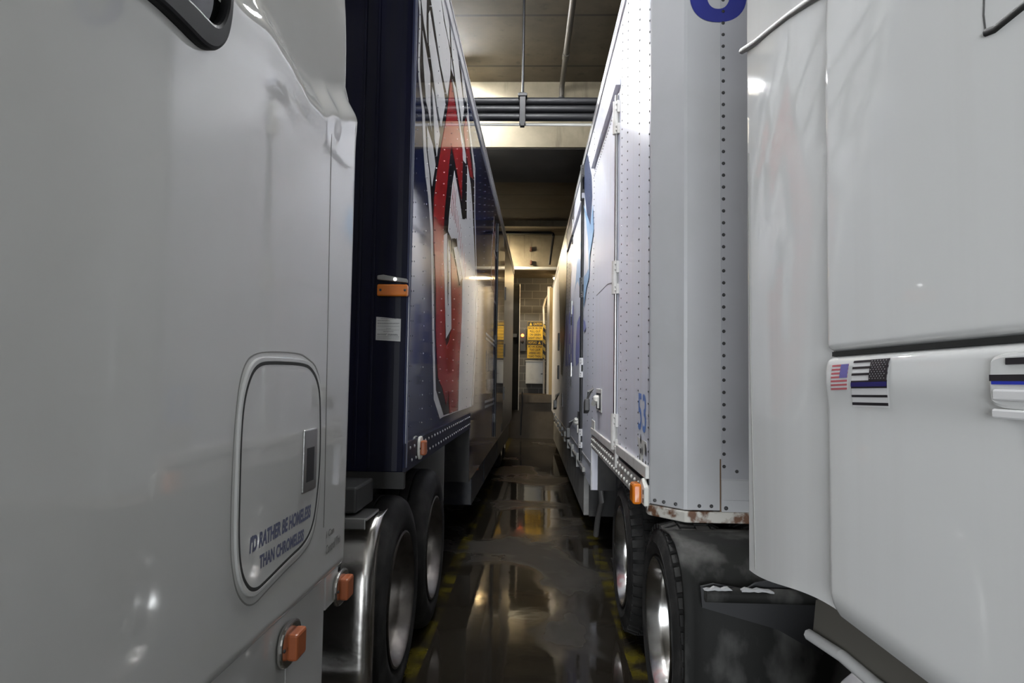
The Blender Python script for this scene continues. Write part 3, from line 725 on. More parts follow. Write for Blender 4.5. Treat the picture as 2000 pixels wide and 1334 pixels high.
shards = [[(0.201,3.429),(0.241,3.282),(0.353,3.106),(0.413,3.096),(0.557,3.019),(0.514,3.071),(0.485,3.220),(0.463,3.316)],
 [(0.532,3.273),(0.540,3.243),(0.607,3.135),(0.656,3.015),(0.764,2.940),(0.863,3.112),(0.717,3.190),(0.609,3.264)],
 [(0.371,3.614),(0.396,3.461),(0.528,3.373),(0.708,3.253),(0.752,3.233),(0.908,3.178),(1.073,3.390),(0.998,3.440),(0.775,3.511),(0.555,3.590),(0.409,3.655)],
 [(0.150,3.981),(0.434,3.729),(0.636,3.632),(0.835,3.539),(1.146,3.476),(1.270,3.679),(1.250,3.810),(1.141,3.845),(0.921,3.873),(0.800,3.938),(0.462,4.197)],
 [(0.543,4.160),(0.820,3.950),(0.915,3.910),(1.138,3.864),(1.242,3.860),(1.158,3.987),(0.967,4.034),(0.699,4.200)],
 [(0.049,3.830),(0.143,3.562),(0.230,3.486),(0.351,3.438),(0.308,3.508),(0.298,3.651),(0.103,3.867)],
 [(1.207,4.092),(1.254,3.956),(1.323,3.860),(1.569,3.751),(1.766,3.691),(1.854,3.655),(1.973,3.600),(2.098,3.774),(1.999,3.821),(1.621,3.999),(1.518,4.074),(1.346,4.066)],
 [(1.295,3.814),(1.307,3.736),(1.452,3.748)],
 [(1.376,3.695),(1.592,3.608),(1.863,3.502),(2.096,3.353),(2.296,3.388),(2.283,3.462),(1.924,3.537),(1.723,3.661),(1.574,3.719)],
 [(2.275,3.784),(2.456,3.743),(2.790,3.594),(2.954,3.474),(3.001,3.488),(2.875,3.641),(2.578,3.775),(2.339,3.827)],
 [(1.694,4.034),(1.811,4.023),(2.046,3.862),(2.230,3.884),(2.100,3.978)],
 [(0.393,2.992),(0.446,2.852),(0.608,2.713),(0.721,2.876),(0.613,2.954)]]
layer('emblem_shards', shards, M['g_white'], .0020, emblem, 'white shard shapes of the upper emblem')
whites = [[(1.581,3.109),(1.775,3.040),(1.950,2.969),(2.121,2.880),(2.411,2.949),(2.414,3.161),(2.410,3.416),(2.701,3.333),(2.864,3.190),(3.054,2.937),(3.259,2.650),(3.365,2.505),(3.329,1.999),(3.129,1.342),(2.099,1.345),(2.117,1.733),(2.217,2.084),(2.209,2.346),(2.217,2.410),(1.968,2.445),(1.737,2.492),(1.609,2.552),(1.490,2.591),(1.314,2.607),(1.361,2.725),(1.486,2.980)],
 [(1.115,2.536),(1.278,2.585),(1.336,2.544),(1.455,2.460),(1.514,2.251),(1.586,1.958),(1.319,1.871),(1.210,2.209),(1.134,2.401)]]
layer('emblem_panels', whites, M['g_white'], .0020, emblem, 'white ball panel and right band of the emblem')
reds = [[(1.287,3.651),(1.598,3.568),(1.765,3.501),(2.034,3.420),(2.090,3.280),(2.065,3.003),(1.781,3.120),(1.600,3.176),(1.392,3.232),(1.306,3.088),(1.211,2.869),(1.154,2.760),(1.106,2.598),(1.109,2.414),(1.179,2.256),(1.230,2.075),(1.272,1.869),(1.355,1.814),(1.465,1.855),(1.587,1.954),(1.541,2.255),(1.479,2.479),(1.654,2.451),(1.808,2.435),(1.862,2.295),(2.157,2.339),(2.199,2.083),(2.107,1.733),(2.011,1.357),(1.568,1.351),(1.507,1.523),(1.401,1.415),(1.213,1.530),(0.992,1.604),(0.917,1.755),(0.866,1.897),(0.830,2.157),(0.719,2.390),(0.682,2.562),(0.691,2.666),(0.777,2.831),(0.944,3.083),(1.162,3.371)],
 [(2.233,3.755),(2.091,3.595),(2.300,3.476),(2.647,3.386),(2.912,3.442),(2.620,3.538),(2.362,3.695)]]
layer('emblem_letter', reds, M['g_red'], .0028, emblem, 'red letter of the emblem')
blacks = [[(1.490,2.591),(1.773,2.654),(1.829,2.603),(1.580,2.550),(1.532,2.496)],
 [(1.567,2.547),(1.829,2.603),(2.218,2.406),(2.020,2.332)],
 [(2.068,3.302),(2.338,3.371),(2.422,2.952),(2.117,2.879),(2.046,3.010)],
 [(1.262,2.578),(1.291,2.588),(1.387,2.287),(1.378,2.090),(1.312,2.276)]]
layer('emblem_strokes', blacks, M['g_black'], .0034, emblem, 'black strokes of the emblem')
layer('emblem_bar', [[(1.615,2.553),(1.799,2.593),(2.156,2.409),(2.016,2.352)]], M['g_white'], .0040, emblem)
m = MB()
for a in ((375,80),(392,120),(408,170),(420,215),(436,260),(450,320),(466,420),(480,520),(497,640),(517,750),(533,860)):
    u, v = 820+a[0]*.165, 380+a[1]*.165
sts = [(1.453,2.831),(1.537,2.831),(1.620,2.822),(1.687,2.812),(1.769,2.801),(1.848,2.780),(1.940,2.737),(2.030,2.687),(2.138,2.626),(2.270,2.575),(2.387,2.518),(1.506,2.941),(1.579,2.932),(1.655,2.922)]
for y, z in sts: build('stitch', decal(MB(), [(y-.018, z-.07), (y+.004, z), (y+.03, z+.07), (y+.036, z+.07), (y+.016, z), (y-.006, z-.07)], .0030, .0006), M['g_red'], emblem, label='red seam stitch')
# second graphic, side door, lines
layer('graphic_panel', [[(5.683,3.755),(6.003,3.718),(6.105,3.525),(6.172,2.603),(5.820,2.772),(5.389,2.782),(5.339,3.038),(5.418,3.251),(5.583,3.554)], [(6.481,3.603),(7.576,3.413),(7.976,3.052),(7.193,2.791),(6.676,2.845)], [(6.618,2.613),(7.805,2.593),(8.434,2.561),(7.821,2.535),(6.789,2.410)]], mat('deep_red_vinyl', (0.16, 0.012, 0.03), 0.06, ior=1.7), .0008, LB, 'dark red rear graphic')
wl = MB()
for pts in ([(5.683,3.755),(5.597,3.578),(5.336,3.209),(5.381,2.781)], [(5.780,3.563),(6.045,3.549)], [(5.740,3.312),(6.214,3.308),(7.177,3.346)], [(5.948,2.663),(6.842,2.674),(7.778,2.690)],
            [(6.676,2.385),(7.277,2.481),(7.966,2.548),(8.776,2.544)], [(4.632,2.133),(6.400,2.122),(8.918,2.068)], [(4.643,2.080),(6.414,2.065),(8.937,2.004)],
            [(4.691,1.335),(6.597,1.329),(9.506,1.324)], [(4.704,1.275),(6.613,1.262),(9.160,1.257)]):
    strip_line(wl, pts, .03, .0016, .0006)
build('graphic_lines', wl, M['g_white'], LB, label='thin white lines of the rear graphic')
lt_ = [[(4.748,1.941),(4.862,1.946),(4.918,1.690),(4.802,1.688)], [(5.028,1.916),(5.151,1.917),(5.201,1.693),(5.077,1.691)], [(5.234,1.924),(5.451,1.926),(5.501,1.710),(5.284,1.700)], [(5.541,1.929),(5.823,1.933),(5.875,1.715),(5.591,1.711)], [(5.921,1.937),(6.229,1.934),(6.278,1.735),(5.971,1.723)], [(4.938,1.597),(5.525,1.604),(5.558,1.459),(4.967,1.462)], [(5.616,1.605),(6.204,1.606),(6.238,1.463),(5.648,1.464)], [(6.956,1.760),(7.890,1.759),(7.927,1.625),(6.994,1.615)]]
layer('graphic_lettering', lt_, mat('pale_grey_vinyl', (0.34, 0.34, 0.36), 0.08, ior=1.7), .0016, LB, 'pale worn block lettering')
build('rear_panel', MB().box(-.004, .0025, 8.12, LEND-.01, .72, ZT-.12), mat('worn_navy_rear', (0.012, 0.013, 0.028), 0.40, noise=(3, (0.022, 0.022, 0.026), .45, .75)), LB)
dg0 = [(6.054,3.730),(6.595,0.884)]
yd = (dg0[0][0]+dg0[1][0])/2
sd = build('side_door', MB().box(-.004, .003, yd, yd+2.1, .86, ZT-.28), M['navy'], LB)
build('hinge_rod', MB().tube([(.012, yd-.01, .80), (.012, yd-.01, ZT-.30)], .016, 8), M['black'], sd, smooth=60)
for z in (1.0, 2.1, 3.4): build('hinge', MB().box(.002, .02, yd-.05, yd+.05, z, z+.12), M['black'], sd)
for z in (1.25, 2.0, 3.0):
    build('latch', MB().box(.002, .02, yd+2.3, yd+2.42, z, z+.22), M['black'], LB)
# lower skirt boxes
build('belly_skirt', MB().box(-2.5, -.03, 3.6, LEND-.6, .34, .70).box(-.032, -.02, 5.0, 5.03, .35, .7).box(-.032, -.02, 7.5, 7.53, .35, .7).box(-.035, -.012, 3.6, LEND-.6, .645, .70), mat('grimy_navy', (0.022, 0.024, 0.034), 0.4, noise=(5, (0.06, 0.058, 0.058), .48, .75)), LB, bevel=.01)
ml = [(0.348,1.232)][0]
side_marker(LB, 1, .006, ml[0], ml[1], .10, .085, .04, M['bone'], M['amber_dull'], 'amber marker lamp on a white base')
ml = [(4.010,0.668)][0]
build('marker_lamp', MB().box(-.02, -.002, ml[0]-.04, ml[0]+.04, ml[1]-.03, ml[1]+.03), M['amber_dull'], LB, bevel=.005)
# nose lamp and placard
(ax, az1), (bx, bz) = [(-0.145,2.053),(0.004,1.987)]
l0 = build('clearance_lamp', MB().box(ax, bx, -.05, -.015, bz+.004, az1-.004), M['amber'], LB, bevel=.008, label='amber clearance lamp')
for q in (ax+.018, bx-.012): build('screw', MB().rivet((q, -.05, (az1+bz)/2), 'y', -1, .007, .004), M['steel_dark'], l0)
(ax, az1), (bx, bz), (lx, lz) = [(-0.146,2.095),(-0.000,2.057),(-0.058,2.073)]
l1 = build('lamp_housing', MB().prism([(ax, az1-.004), (ax+.03, az1), (bx, az1-.02), (bx, bz), (ax, bz+.014)], 'y', -.045, -.015), M['grey_housing'], LB, bevel=.004, label='grey lamp housing with a lit white diode')
build('lit_diode', MB().lathe([(.0, 0), (0, .008), (.004, .006), (.006, 0)], 'y', (lx, -.045, lz), 12, -1), M['led'], l1)
pc = [(-0.151,1.893),(-0.031,1.884),(-0.031,1.775),(-0.151,1.781)]
pl = build('placard', MB().prism(pc, 'y', -.0185, -.0155), M['paper'], LB, label='white printed placard')
m = MB(); (px0, pz1), (px1, pz0) = pc[0], pc[2]
random.seed(3)
w_ = px1-px0; h_ = pz1-pz0
for k, (a, b, v, t_) in enumerate(((.18, .82, .93, .022), (.06, .55, .845, .02), (.06, .95, .745, .018), (.06, .9, .715, .012), (.06, .94, .62, .014), (.42, .62, .52, .012), (.06, .94, .47, .01), (.3, .72, .40, .014), (.06, .46, .30, .016), (.5, .88, .29, .02), (.06, .42, .265, .02), (.48, .9, .255, .022), (.06, .94, .20, .012), (.06, .94, .16, .012), (.06, .94, .10, .012))):
    u = a
    while u < b:
        du = random.uniform(.03, .09)
        m.box(px0+u*w_, px0+min(b, u+du)*w_, -.0195, -.0185, pz0+v*h_-t_*h_*.5, pz0+v*h_+t_*h_*.5); u += du+.012
build('print', m, M['ink'], pl)
build('rear_wheels', MB(), M['tire'], LB) if False else None
for wy in (LEND-2.9, LEND-1.7):
    wheel(LB, 1, -.06, wy, .5, .5, .30, M['rim_dull'], False)
    wheel(LB, -1, -2.54, wy, .5, .5, .30, M['rim_dull'], False)
build('landing_gear', MB().box(-.42, -.32, 2.55, 2.65, .1, 1.16).box(-2.25, -2.15, 2.55, 2.65, .1, 1.16).box(-2.25, -.32, 2.58, 2.62, .6, .65).box(-.5, -.24, 2.5, 2.7, .05, .1).box(-2.33, -2.07, 2.5, 2.7, .05, .1), M['frame'], LB, bevel=.006)
(fa, fb), (fc, fd) = [(1.588,0.937),(1.850,0.735)]
build('mud_flap', MB().box(-.6, -.09, 2.0, 2.02, .62, 1.16), M['grey_housing'], LB)

# ================================================================= RIGHT TRAILER
RB = thing('semi_trailer', 'white semi trailer with riveted side doors and a blue 53, right of the aisle', 'trailer', 'R', (1.3, 7, 0))
ZR = 1.015; REND = 14.8
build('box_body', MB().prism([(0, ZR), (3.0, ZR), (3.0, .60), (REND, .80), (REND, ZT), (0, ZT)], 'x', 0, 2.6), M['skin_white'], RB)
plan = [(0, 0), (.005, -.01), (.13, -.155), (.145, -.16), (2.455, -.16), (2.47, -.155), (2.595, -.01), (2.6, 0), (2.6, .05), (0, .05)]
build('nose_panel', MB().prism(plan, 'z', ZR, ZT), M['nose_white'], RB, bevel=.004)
# overlapping centre sheet with rivets, lower patch plates
xs_ = [(0.300,1.950)][0][0]
m = MB().box(xs_, 2.0, -.1635, -.16, 1.16, ZT)
nr = [(0.312,3.382)][0]
z = 3.42
while z > 1.18:
    m.rivet((xs_+.012, -.1635, z), 'y', -1, .0085, .006, 1, 8); z -= .0565
m.rivet((xs_+.07, -.1635, 1.195), 'y', -1, .0085, .006, 1, 8)
build('centre_sheet', m, [mat('grey_white_sheet', (0.40, 0.40, 0.42), 0.18, noise=(2, (0.36, 0.36, 0.37), .45, .8)), M['steel_dark']], RB)
m = MB().box(xs_, 2.0, -.166, -.16, 1.068, 1.155).box(xs_, 2.0, -.1655, -.16, 1.0, 1.063).box(xs_+.01, xs_+.05, -.1675, -.165, 1.09, 1.10)
for x in (.02, .055, .10, xs_-.10, xs_-.045): m.rivet((x if x > .14 else x, -.16 if x > .14 else -.012-x*1.12, 1.035), 'y', -1, .009, .006, 1, 8)
m.rivet((xs_+.02, -.166, 1.028), 'y', -1, .010, .006, 1, 8)
build('patch_plates', m, [M['nose_white'], M['steel_dark']], RB)
m = MB(); strip_line(m, [(xs_-.002, 1.0), (xs_-.002, 1.26)], .006, 0, 0.0) if False else None
build('rust_seam', MB().box(xs_-.007, xs_-.001, -.1612, -.16, 1.0, 1.25), mat('rust', (0.12, 0.07, 0.035), 0.8), RB, label='rust line along the patch edge')
sp = [(-.008, .002), (.0, -.016), (.13, -.168), (.145, -.174), (2.455, -.174), (2.6, -.02), (2.6, .05), (-.008, .05)]
build('nose_sill', MB().prism(sp, 'z', ZR-.055, ZR-.004), M['rust_rail'], RB, bevel=.006, label='rusty bottom sill of the nose')
# big blue letter on the nose
lc = [(0.289,3.311),(0.154,3.419),(0.420,3.419),(0.289,3.376)]
cxl = lc[0][0]; zb0 = lc[0][1]; hw = (lc[2][0]-lc[1][0])/2*1.02; th = lc[3][1]-zb0
m = MB(); n = 40; ou = []; inn = []
for k in range(n):
    a = 2*math.pi*k/n; c, q = math.cos(a), math.sin(a)
    ez = .22 if q > 0 else 0
    ou.append((cxl+hw*math.copysign(abs(c)**.85, c), zb0+hw*1.05+ez+hw*1.05*math.copysign(abs(q)**.85, q)))
    inn.append((cxl+(hw-th*1.25)*math.copysign(abs(c)**.85, c), zb0+hw*1.05+ez+(hw*1.05-th)*math.copysign(abs(q)**.85, q)))
v = [(p[0], -.1648, p[1]) for p in ou]+[(p[0], -.1648, p[1]) for p in inn]
m.add(v, [(i, (i+1) % n, n+(i+1) % n, n+i) for i in range(n)])
build('nose_letter', m, M['letter_blue'], RB, label='large dark blue round letter')
# roof rail
build('roof', MB().box(.03, 2.6, -.15, REND, ZT, ZT+.010), M['roof'], RB)
build('roof_rail', MB().box(-.006, .03, 0, REND, ZT-.075, ZT+.005).box(-.012, .03, 0, REND, ZT-.085, ZT-.074).box(-.010, .03, 0, REND, ZT-.004, ZT+.012), M['rail'], RB, bevel=.002)
# rivets on the side
m = MB()
cols = [[(0.088,2.233),(0.495,2.307),(1.011,2.401),(2.956,2.757)]]
for y in (.03, .345, .80, 1.06, 3.02, 3.55, 4.6, 5.0, 5.7, 6.4, 7.0, 7.6):
    for i in range(48 if y < 4.2 else 40):
        m.rivet((0, y, 1.20+i*.0585), 'x', -1, .0062, .004, 0)
build('rivet_rows', m, [M['steel_dark']], RB, kind='stuff')
# ---- front side door
(dy0, dz1), (dy1, dz1b) = [(1.354,3.568),(2.978,3.584)]
DY0, DY1, DZ1, DZ0 = 1.22, 2.94, 3.56, 1.155
d1 = build('side_door', MB().box(-.006, .0, DY0, DY1, DZ0, DZ1), M['skin_white'], RB, bevel=.002)
m = MB()
for i in range(40): m.rivet((-.006, DY0+.06, DZ0+.05+i*.06), 'x', -1, .0062, .004)
for i in range(26): m.rivet((-.006, DY0+.1+i*.068, DZ1-.05), 'x', -1, .006, .004)
build('door_rivets', m, M['steel_dark'], d1, kind='stuff')
build('drip_rail', MB().prism([(DY0-.06, DZ1+.03), (DY1+.05, DZ1+.03), (DY1+.05, DZ1+.075), (DY0-.06, DZ1+.075)], 'x', -.035, 0), M['skin_white'], RB, bevel=.004)
hr = MB().tube([(-.018, DY0-.005, 1.2), (-.018, DY0-.005, DZ1-.02)], .012, 8)
build('hinge_rod', hr, M['steel'], d1, smooth=60)
hz = [(1.220,3.494),(1.209,3.269),(1.164,2.402),(1.152,2.181),(1.085,1.384),(1.073,1.150)]
def hinge(zc0, zc1, y, parent, m):
    h = zc1-zc0
    mb = MB().tube([(-.024, y, zc0), (-.024, y, zc1)], .021, 10)
    mb.box(-.018, 0, y-.035, y+.03, zc0, zc0+h*.30).box(-.018, 0, y-.035, y+.03, zc1-h*.36, zc1)
    mb.box(-.012, 0, y, y+.14, zc0+h*.25, zc1-h*.30)
    for k in (.1, .22, .74, .9): mb.rivet((-.02, y-.02, zc0+h*k), 'x', -1, .012, .008)
    for k in (.35, .5, .6): mb.rivet((-.012, y+.05+.12*(k-.35), zc0+h*k), 'x', -1, .012, .010)
    return build('hinge', mb, m, parent, smooth=40)
for k in range(3):
    hinge(hz[2*k+1][1], hz[2*k][1], DY0-.005, d1, M['white_flat'])
m = MB(); strip_line(m, [(2.665,2.352),(1.790,2.329),(1.500,2.299)], .004, -.0075, .001)
build('screw_line', m, M['steel_dark'], d1)
# latch pocket
(ly0, lz1), (ly1, lz0) = [(2.172,1.509),(2.536,1.354)]
(_, lz0b) = [(2.122,1.360)][0]
def latch(parent, xf, y0, y1, z0, z1, m):
    f = build('latch_frame', MB().box(xf-.006, xf, y0-.03, y1+.03, z0-.02, z1+.035), m, parent, bevel=.003)
    build('pocket', MB().box(xf-.0075, xf-.005, y0, y1, z0, z1), M['black'], f, label='dark latch pocket')
    hb = MB().tube([(xf-.03, (y0+y1)/2-.03, z1-.05), (xf-.045, (y0+y1)/2+.02, z1-.09), (xf-.03, (y0+y1)/2+.03, (z0+z1)/2)], .022, 8)
    hb.lathe([(0, .0), (0, .03), (.03, .03), (.045, .018), (.045, 0)], 'x', (xf-.005, (y0+y1)/2, (z0+z1)/2+.02), 12, -1)
    hb.box(xf-.02, xf, (y0+y1)/2-.05, (y0+y1)/2-.02, z0+.01, z0+.10)
    build('handle', hb, M['bone'], f, smooth=40, label='pale cast latch handle')
latch(d1, -.006, ly0, ly1, lz0b+.005, lz1-.01, M['white_flat'])
def padlock(xf, y, z, sc, label):
    t = thing('padlock', label, 'padlock', 'R', (xf, y, z), 'padlocks on the white trailer doors')
    w, h = .055*sc, .05*sc
    xf -= .058
    build('body', MB().prism([(y-w, z-h*.7), (y+w, z-h*1.2), (y+w*1.05, z+h*.5), (y-w*.8, z+h)], 'x', xf-.055*sc, xf-.02*sc), M['steel_dark'], t, bevel=.006)
    build('shackle', MB().tube([(xf-.038*sc, y-w*.5, z+h*.8), (xf-.030*sc, y-w*.7, z+h*2.0), (xf+.006, y-w*.9, z+h*2.5), (xf+.004, y-w*.2, z+h*2.4), (xf-.038*sc, y+w*.5, z+h*.6)], .008*sc, 8), M['steel'], t, smooth=60)
pd = [(2.293,1.385)][0]
padlock(-.012, pd[0]+.03, pd[1]+.01, 1.15, 'dark padlock hanging from the pocket latch of the nearer white side door')
# sill under the door and along the nose
m = MB()
s1 = [(0.033,1.115),(0.954,1.125)]; s2 = [(1.002,1.132),(3.288,1.184)]
build('door_sill', MB().box(-.020, 0, .0, 1.14, ZR+.115, ZR+.175).box(-.020, 0, 1.24, 2.98, ZR+.10, ZR+.155).box(-.012, 0, 2.7, 2.98, ZR+.155, ZR+.23).box(-.022, 0, 1.15, 1.23, ZR+.02, ZR+.16), M['white_flat'], RB, bevel=.004)
build('sill_gap', MB().box(-.004, 0, .0, 1.12, ZR+.085, ZR+.114).box(-.004, 0, 1.2, 2.3, ZR+.06, ZR+.098).box(-.004, 0, 2.6, 2.95, ZR+.05, ZR+.098), M['black'], RB, label='dark gap under the sill')
m = MB().box(-.010, .0, 0, 3.02, ZR-.03, ZR+.085)
for i in range(24):
    y = .14+i*.12
    m.rivet((-.010, y, ZR+.058), 'x', -1, .012, .010, 1, 8)
    m.rivet((-.010, y+.05, ZR+.002), 'x', -1, .012, .010, 1, 8)
build('bottom_rail', m, [mat('dirty_white_rail', (0.40, 0.39, 0.37), 0.4, noise=(5, (0.24, 0.17, 0.13), .52, .7)), M['bone']], RB)
# 53
n53 = [(0.347,1.346),(0.097,1.338),(0.353,1.542)]
m = MB(); PR = lambda y, z: (-.0012, y, z)
text_mb(m, '53', PR, n53[0], n53[1], (n53[0][0], n53[2][1]), .012)
build('number', m, M['blue_53'], RB, label='blue number 53')
# torn sticker
st = [(0.372,1.303),(0.081,1.299),(0.074,1.280),(0.171,1.224),(0.202,1.181),(0.284,1.198),(0.319,1.240)]
sk_ = build('torn_sticker', MB().prism(st, 'x', -.001, 0), M['white_flat'], RB, label='torn peeling sticker')
m = MB(); random.seed(11)
for p in [(0.253,1.299),(0.111,1.276),(0.095,1.257),(0.252,1.241),(0.284,1.198),(0.186,1.196),(0.154,1.169),(0.094,1.194),(0.093,1.161),(0.203,1.246)]:
    a = random.uniform(0, 3)
    m.prism([(p[0]+.022*math.cos(a+t_)*random.uniform(.4, 1.2), p[1]+.022*math.sin(a+t_)*random.uniform(.4, 1.4)) for t_ in (0, 1.1, 2.2, 3.3, 4.4, 5.4)], 'x', -.0022, -.0012)
build('glue_marks', m, M['steel_dark'], sk_, label='dark glue marks')
# corner lamp
cl = [(0.061,1.055)][0]
lamp = build('corner_lamp', MB().prism([(cl[0]-.10, cl[1]-.05), (cl[0]+.06, cl[1]-.05), (cl[0]+.06, cl[1]+.03), (cl[0]-.02, cl[1]+.075), (cl[0]-.10, cl[1]+.04)], 'x', -.032, -.008), M['bone'], RB, bevel=.006, label='corner lamp on a white bracket')
build('lens', MB().box(-.075, -.030, cl[0]-.025, cl[0]+.075, cl[1]-.055, cl[1]+.045), M['amber'], lamp, bevel=.012, label='amber lens')
build('bracket_slots', MB().box(-.0335, -.0315, cl[0]-.085, cl[0]-.065, cl[1]-.035, cl[1]-.015).box(-.0335, -.0315, cl[0]-.085, cl[0]-.065, cl[1]+.005, cl[1]+.025), M['black'], lamp)
# second side door and its hinge bar
(e0, e1), = [(4.259,2.418)]
(f0, f1), = [(6.343,2.640)]
d2 = build('side_door', MB().box(-.006, 0, e0, e0+2.15, 1.0, 3.60), M['skin_white'], RB, bevel=.002)
build('hinge_rod', MB().tube([(-.012, e0-.01, .72), (-.012, e0-.01, 3.62)], .022, 8), M['black'], d2, smooth=60)
hz2 = [(4.191,4.023),(4.144,3.621),(4.040,2.747),(4.014,2.525),(3.934,1.852),(3.908,1.635),(3.706,1.068),(3.683,0.862)]
for k in range(4):
    za, zc = hz2[2*k+1][1], hz2[2*k][1]
    hinge(za, zc, e0-.01, d2, [M['black'], M['steel_dark'], M['rail'], M['rail']][k])
build('drip_rail', MB().box(-.03, 0, e0-.05, e0+3.2, 3.64, 3.70), M['skin_white'], RB, bevel=.004)
for z in [(5.648,3.763),(5.472,2.614),(5.340,1.750)]:
    build('rod_guide', MB().box(-.022, 0, e0+1.90, e0+1.99, z[1]-.10, z[1]+.10), M['steel'], d2, bevel=.006)
    build('rod_end', MB().box(-.018, 0, e0+1.90, e0+1.98, z[1]-.24, z[1]-.12), M['black'], d2)
lk = [(4.687,1.082)][0]
latch(d2, -.006, lk[0]-.05, lk[0]+.10, lk[1]-.10, lk[1]+.12, M['steel_dark'])
padlock(-.02, lk[0]+.02, lk[1]-.10, 1.3, 'dark padlock hanging from the round latch of the second white side door')
# rear side door latch
d3y = [(10.452,2.041)][0][0]
for za, zc in ((2.2, 2.55), (1.62, 1.9)): build('hinge', MB().box(-.03, 0, d3y-.1, d3y+.12, za, zc), M['black'], RB, bevel=.006, label='black hinge')
lk3 = [(8.898,1.169)][0]
padlock(-.01, lk3[0], lk3[1], 1.6, 'dark padlock on the dark rear band of the white trailer')
build('latch_plate', MB().box(-.012, 0, lk3[0]-.12, lk3[0]+.12, lk3[1]-.02, lk3[1]+.20), M['steel_dark'], RB)
# printed graphics
def rlayer(name, polys, m, off, label=None):
    mb = MB()
    for p in polys: decal(mb, p, -off, -.0006)
    return build(name, mb, m, RB, label=label)
rlayer('dark_band', [[(7.744,4.088),(7.790,3.132),(8.144,2.486),(8.467,1.978),(8.858,1.671),(9.366,1.721),(9.968,2.425),(10.360,3.069),(10.908,3.775),(11.259,4.128)]], M['brown_band'], .0072, 'dark brown painted band')
rlayer('navy_swoosh', [[(4.097,4.119),(3.749,3.963),(3.298,3.608),(3.222,3.383),(3.371,3.191),(3.473,3.048),(3.741,3.279),(4.033,3.546),(4.269,3.754),(4.363,3.929),(4.304,4.059)]], M['navy_swoosh'], .0012, 'dark blue fading swoosh')
rlayer('blue_wedge', [[(4.456,3.448),(4.586,3.236),(5.089,3.210),(5.335,2.993),(5.596,2.764),(5.408,2.832),(5.037,2.831),(4.591,2.633),(4.259,2.418)],
                      [(4.248,3.573),(3.873,3.310),(3.591,3.031),(3.500,2.726),(3.810,2.722),(4.081,2.736),(4.113,2.402),(3.730,2.576),(3.432,2.638),(3.394,2.837),(3.127,2.936),(2.977,3.001),(3.105,3.277),(3.308,3.125)]], M['blue_light'], .0074, 'light blue wedge graphic')
lets = [[(7.772,2.642),(7.396,2.647),(7.354,2.426),(7.424,2.026),(7.239,1.821),(7.846,1.833),(7.860,2.296)],
        [(6.800,2.628),(6.567,2.530),(6.548,2.416),(7.008,2.454),(7.055,2.559)],
        [(7.036,2.456),(6.886,2.444),(6.861,2.303),(7.052,2.316)], [(6.675,2.426),(6.485,2.411),(6.425,2.274),(6.651,2.289)],
        [(7.052,2.316),(6.425,2.274),(6.402,2.133),(6.882,2.128),(7.049,2.152)], [(7.060,2.137),(6.882,2.128),(6.857,1.989),(7.034,1.996)], [(6.475,2.137),(6.281,2.126),(6.255,1.967),(6.448,1.974)],
        [(7.034,1.996),(6.472,1.975),(6.568,1.808),(7.004,1.832)],
        [(6.167,2.636),(5.887,2.620),(5.759,1.791),(6.146,1.799),(6.152,2.191)],
        [(5.223,2.198),(5.102,2.317),(4.718,2.358),(4.324,2.344),(4.305,2.192),(4.614,2.186),(4.688,1.812),(5.257,1.781),(5.348,1.946)],
        [(4.097,2.266),(3.887,2.226),(3.781,2.152),(3.943,2.121),(4.081,2.131)]]
rlayer('lettering', lets, M['blue_lav'], .0074, 'pale lavender lettering')
# belly skirts, landing gear
ZK = .60
build('belly_skirt', MB().box(.005, 2.55, 4.02, REND-1.5, .17, .598), mat('grimy_white_skirt', (0.30, 0.295, 0.28), 0.5, noise=(4, (0.12, 0.11, 0.10), .45, .75)), RB, bevel=.01)
m = MB(); random.seed(5)
for i in range(9):
    y = 3.75+i*.95
    m.box(-.03, .0, y+.05, y+.86, .655+i*.012, .70+i*.012).box(-.035, .0, y+.9, y+.94, .60+i*.012, .76+i*.012)
build('skirt_lids', m, M['grey_housing'], RB, bevel=.004)
build('belly_front', MB().box(.05, 2.58, 2.97, 3.0, .60, ZR).box(.06, 2.54, 3.98, 4.02, .17, .60), M['frame'], RB)
build('body_seam', MB().box(-.006, 0, 3.02, REND, .80, .83).box(-.012, 0, 3.0, 3.06, .60, 1.02), M['rail'], RB)
build('landing_gear', MB().box(.16, .26, 2.42, 2.54, .25, .98).box(.18, .24, 2.44, 2.52, .1, .3).box(.12, .30, 2.38, 2.58, .06, .1).box(.13, .29, 2.40, 2.56, .86, .98).box(2.34, 2.44, 2.42, 2.54, .1, .98).box(.2, 2.4, 2.46, 2.5, .6, .64), M['frame'], RB, bevel=.006)
lg_ = [(3.331,0.917),(3.219,0.697),(3.155,0.468),(3.429,0.271),(3.617,0.056)]
build('crank_leg', MB().tube([(.10, *p) for p in lg_], .028, 10).box(.06, .14, lg_[0][0]-.05, lg_[0][0]+.05, lg_[0][1]-.06, lg_[0][1]+.04), mat('grey_steel_leg', (0.16, 0.155, 0.15), 0.45), RB, smooth=50, label='grey crank leg')
for wy in (REND-2.9, REND-1.7):
    wheel(RB, -1, .06, wy, .46, .46, .29, M['rim'], False)
    wheel(RB, 1, 2.54, wy, .46, .46, .29, M['rim'], False)

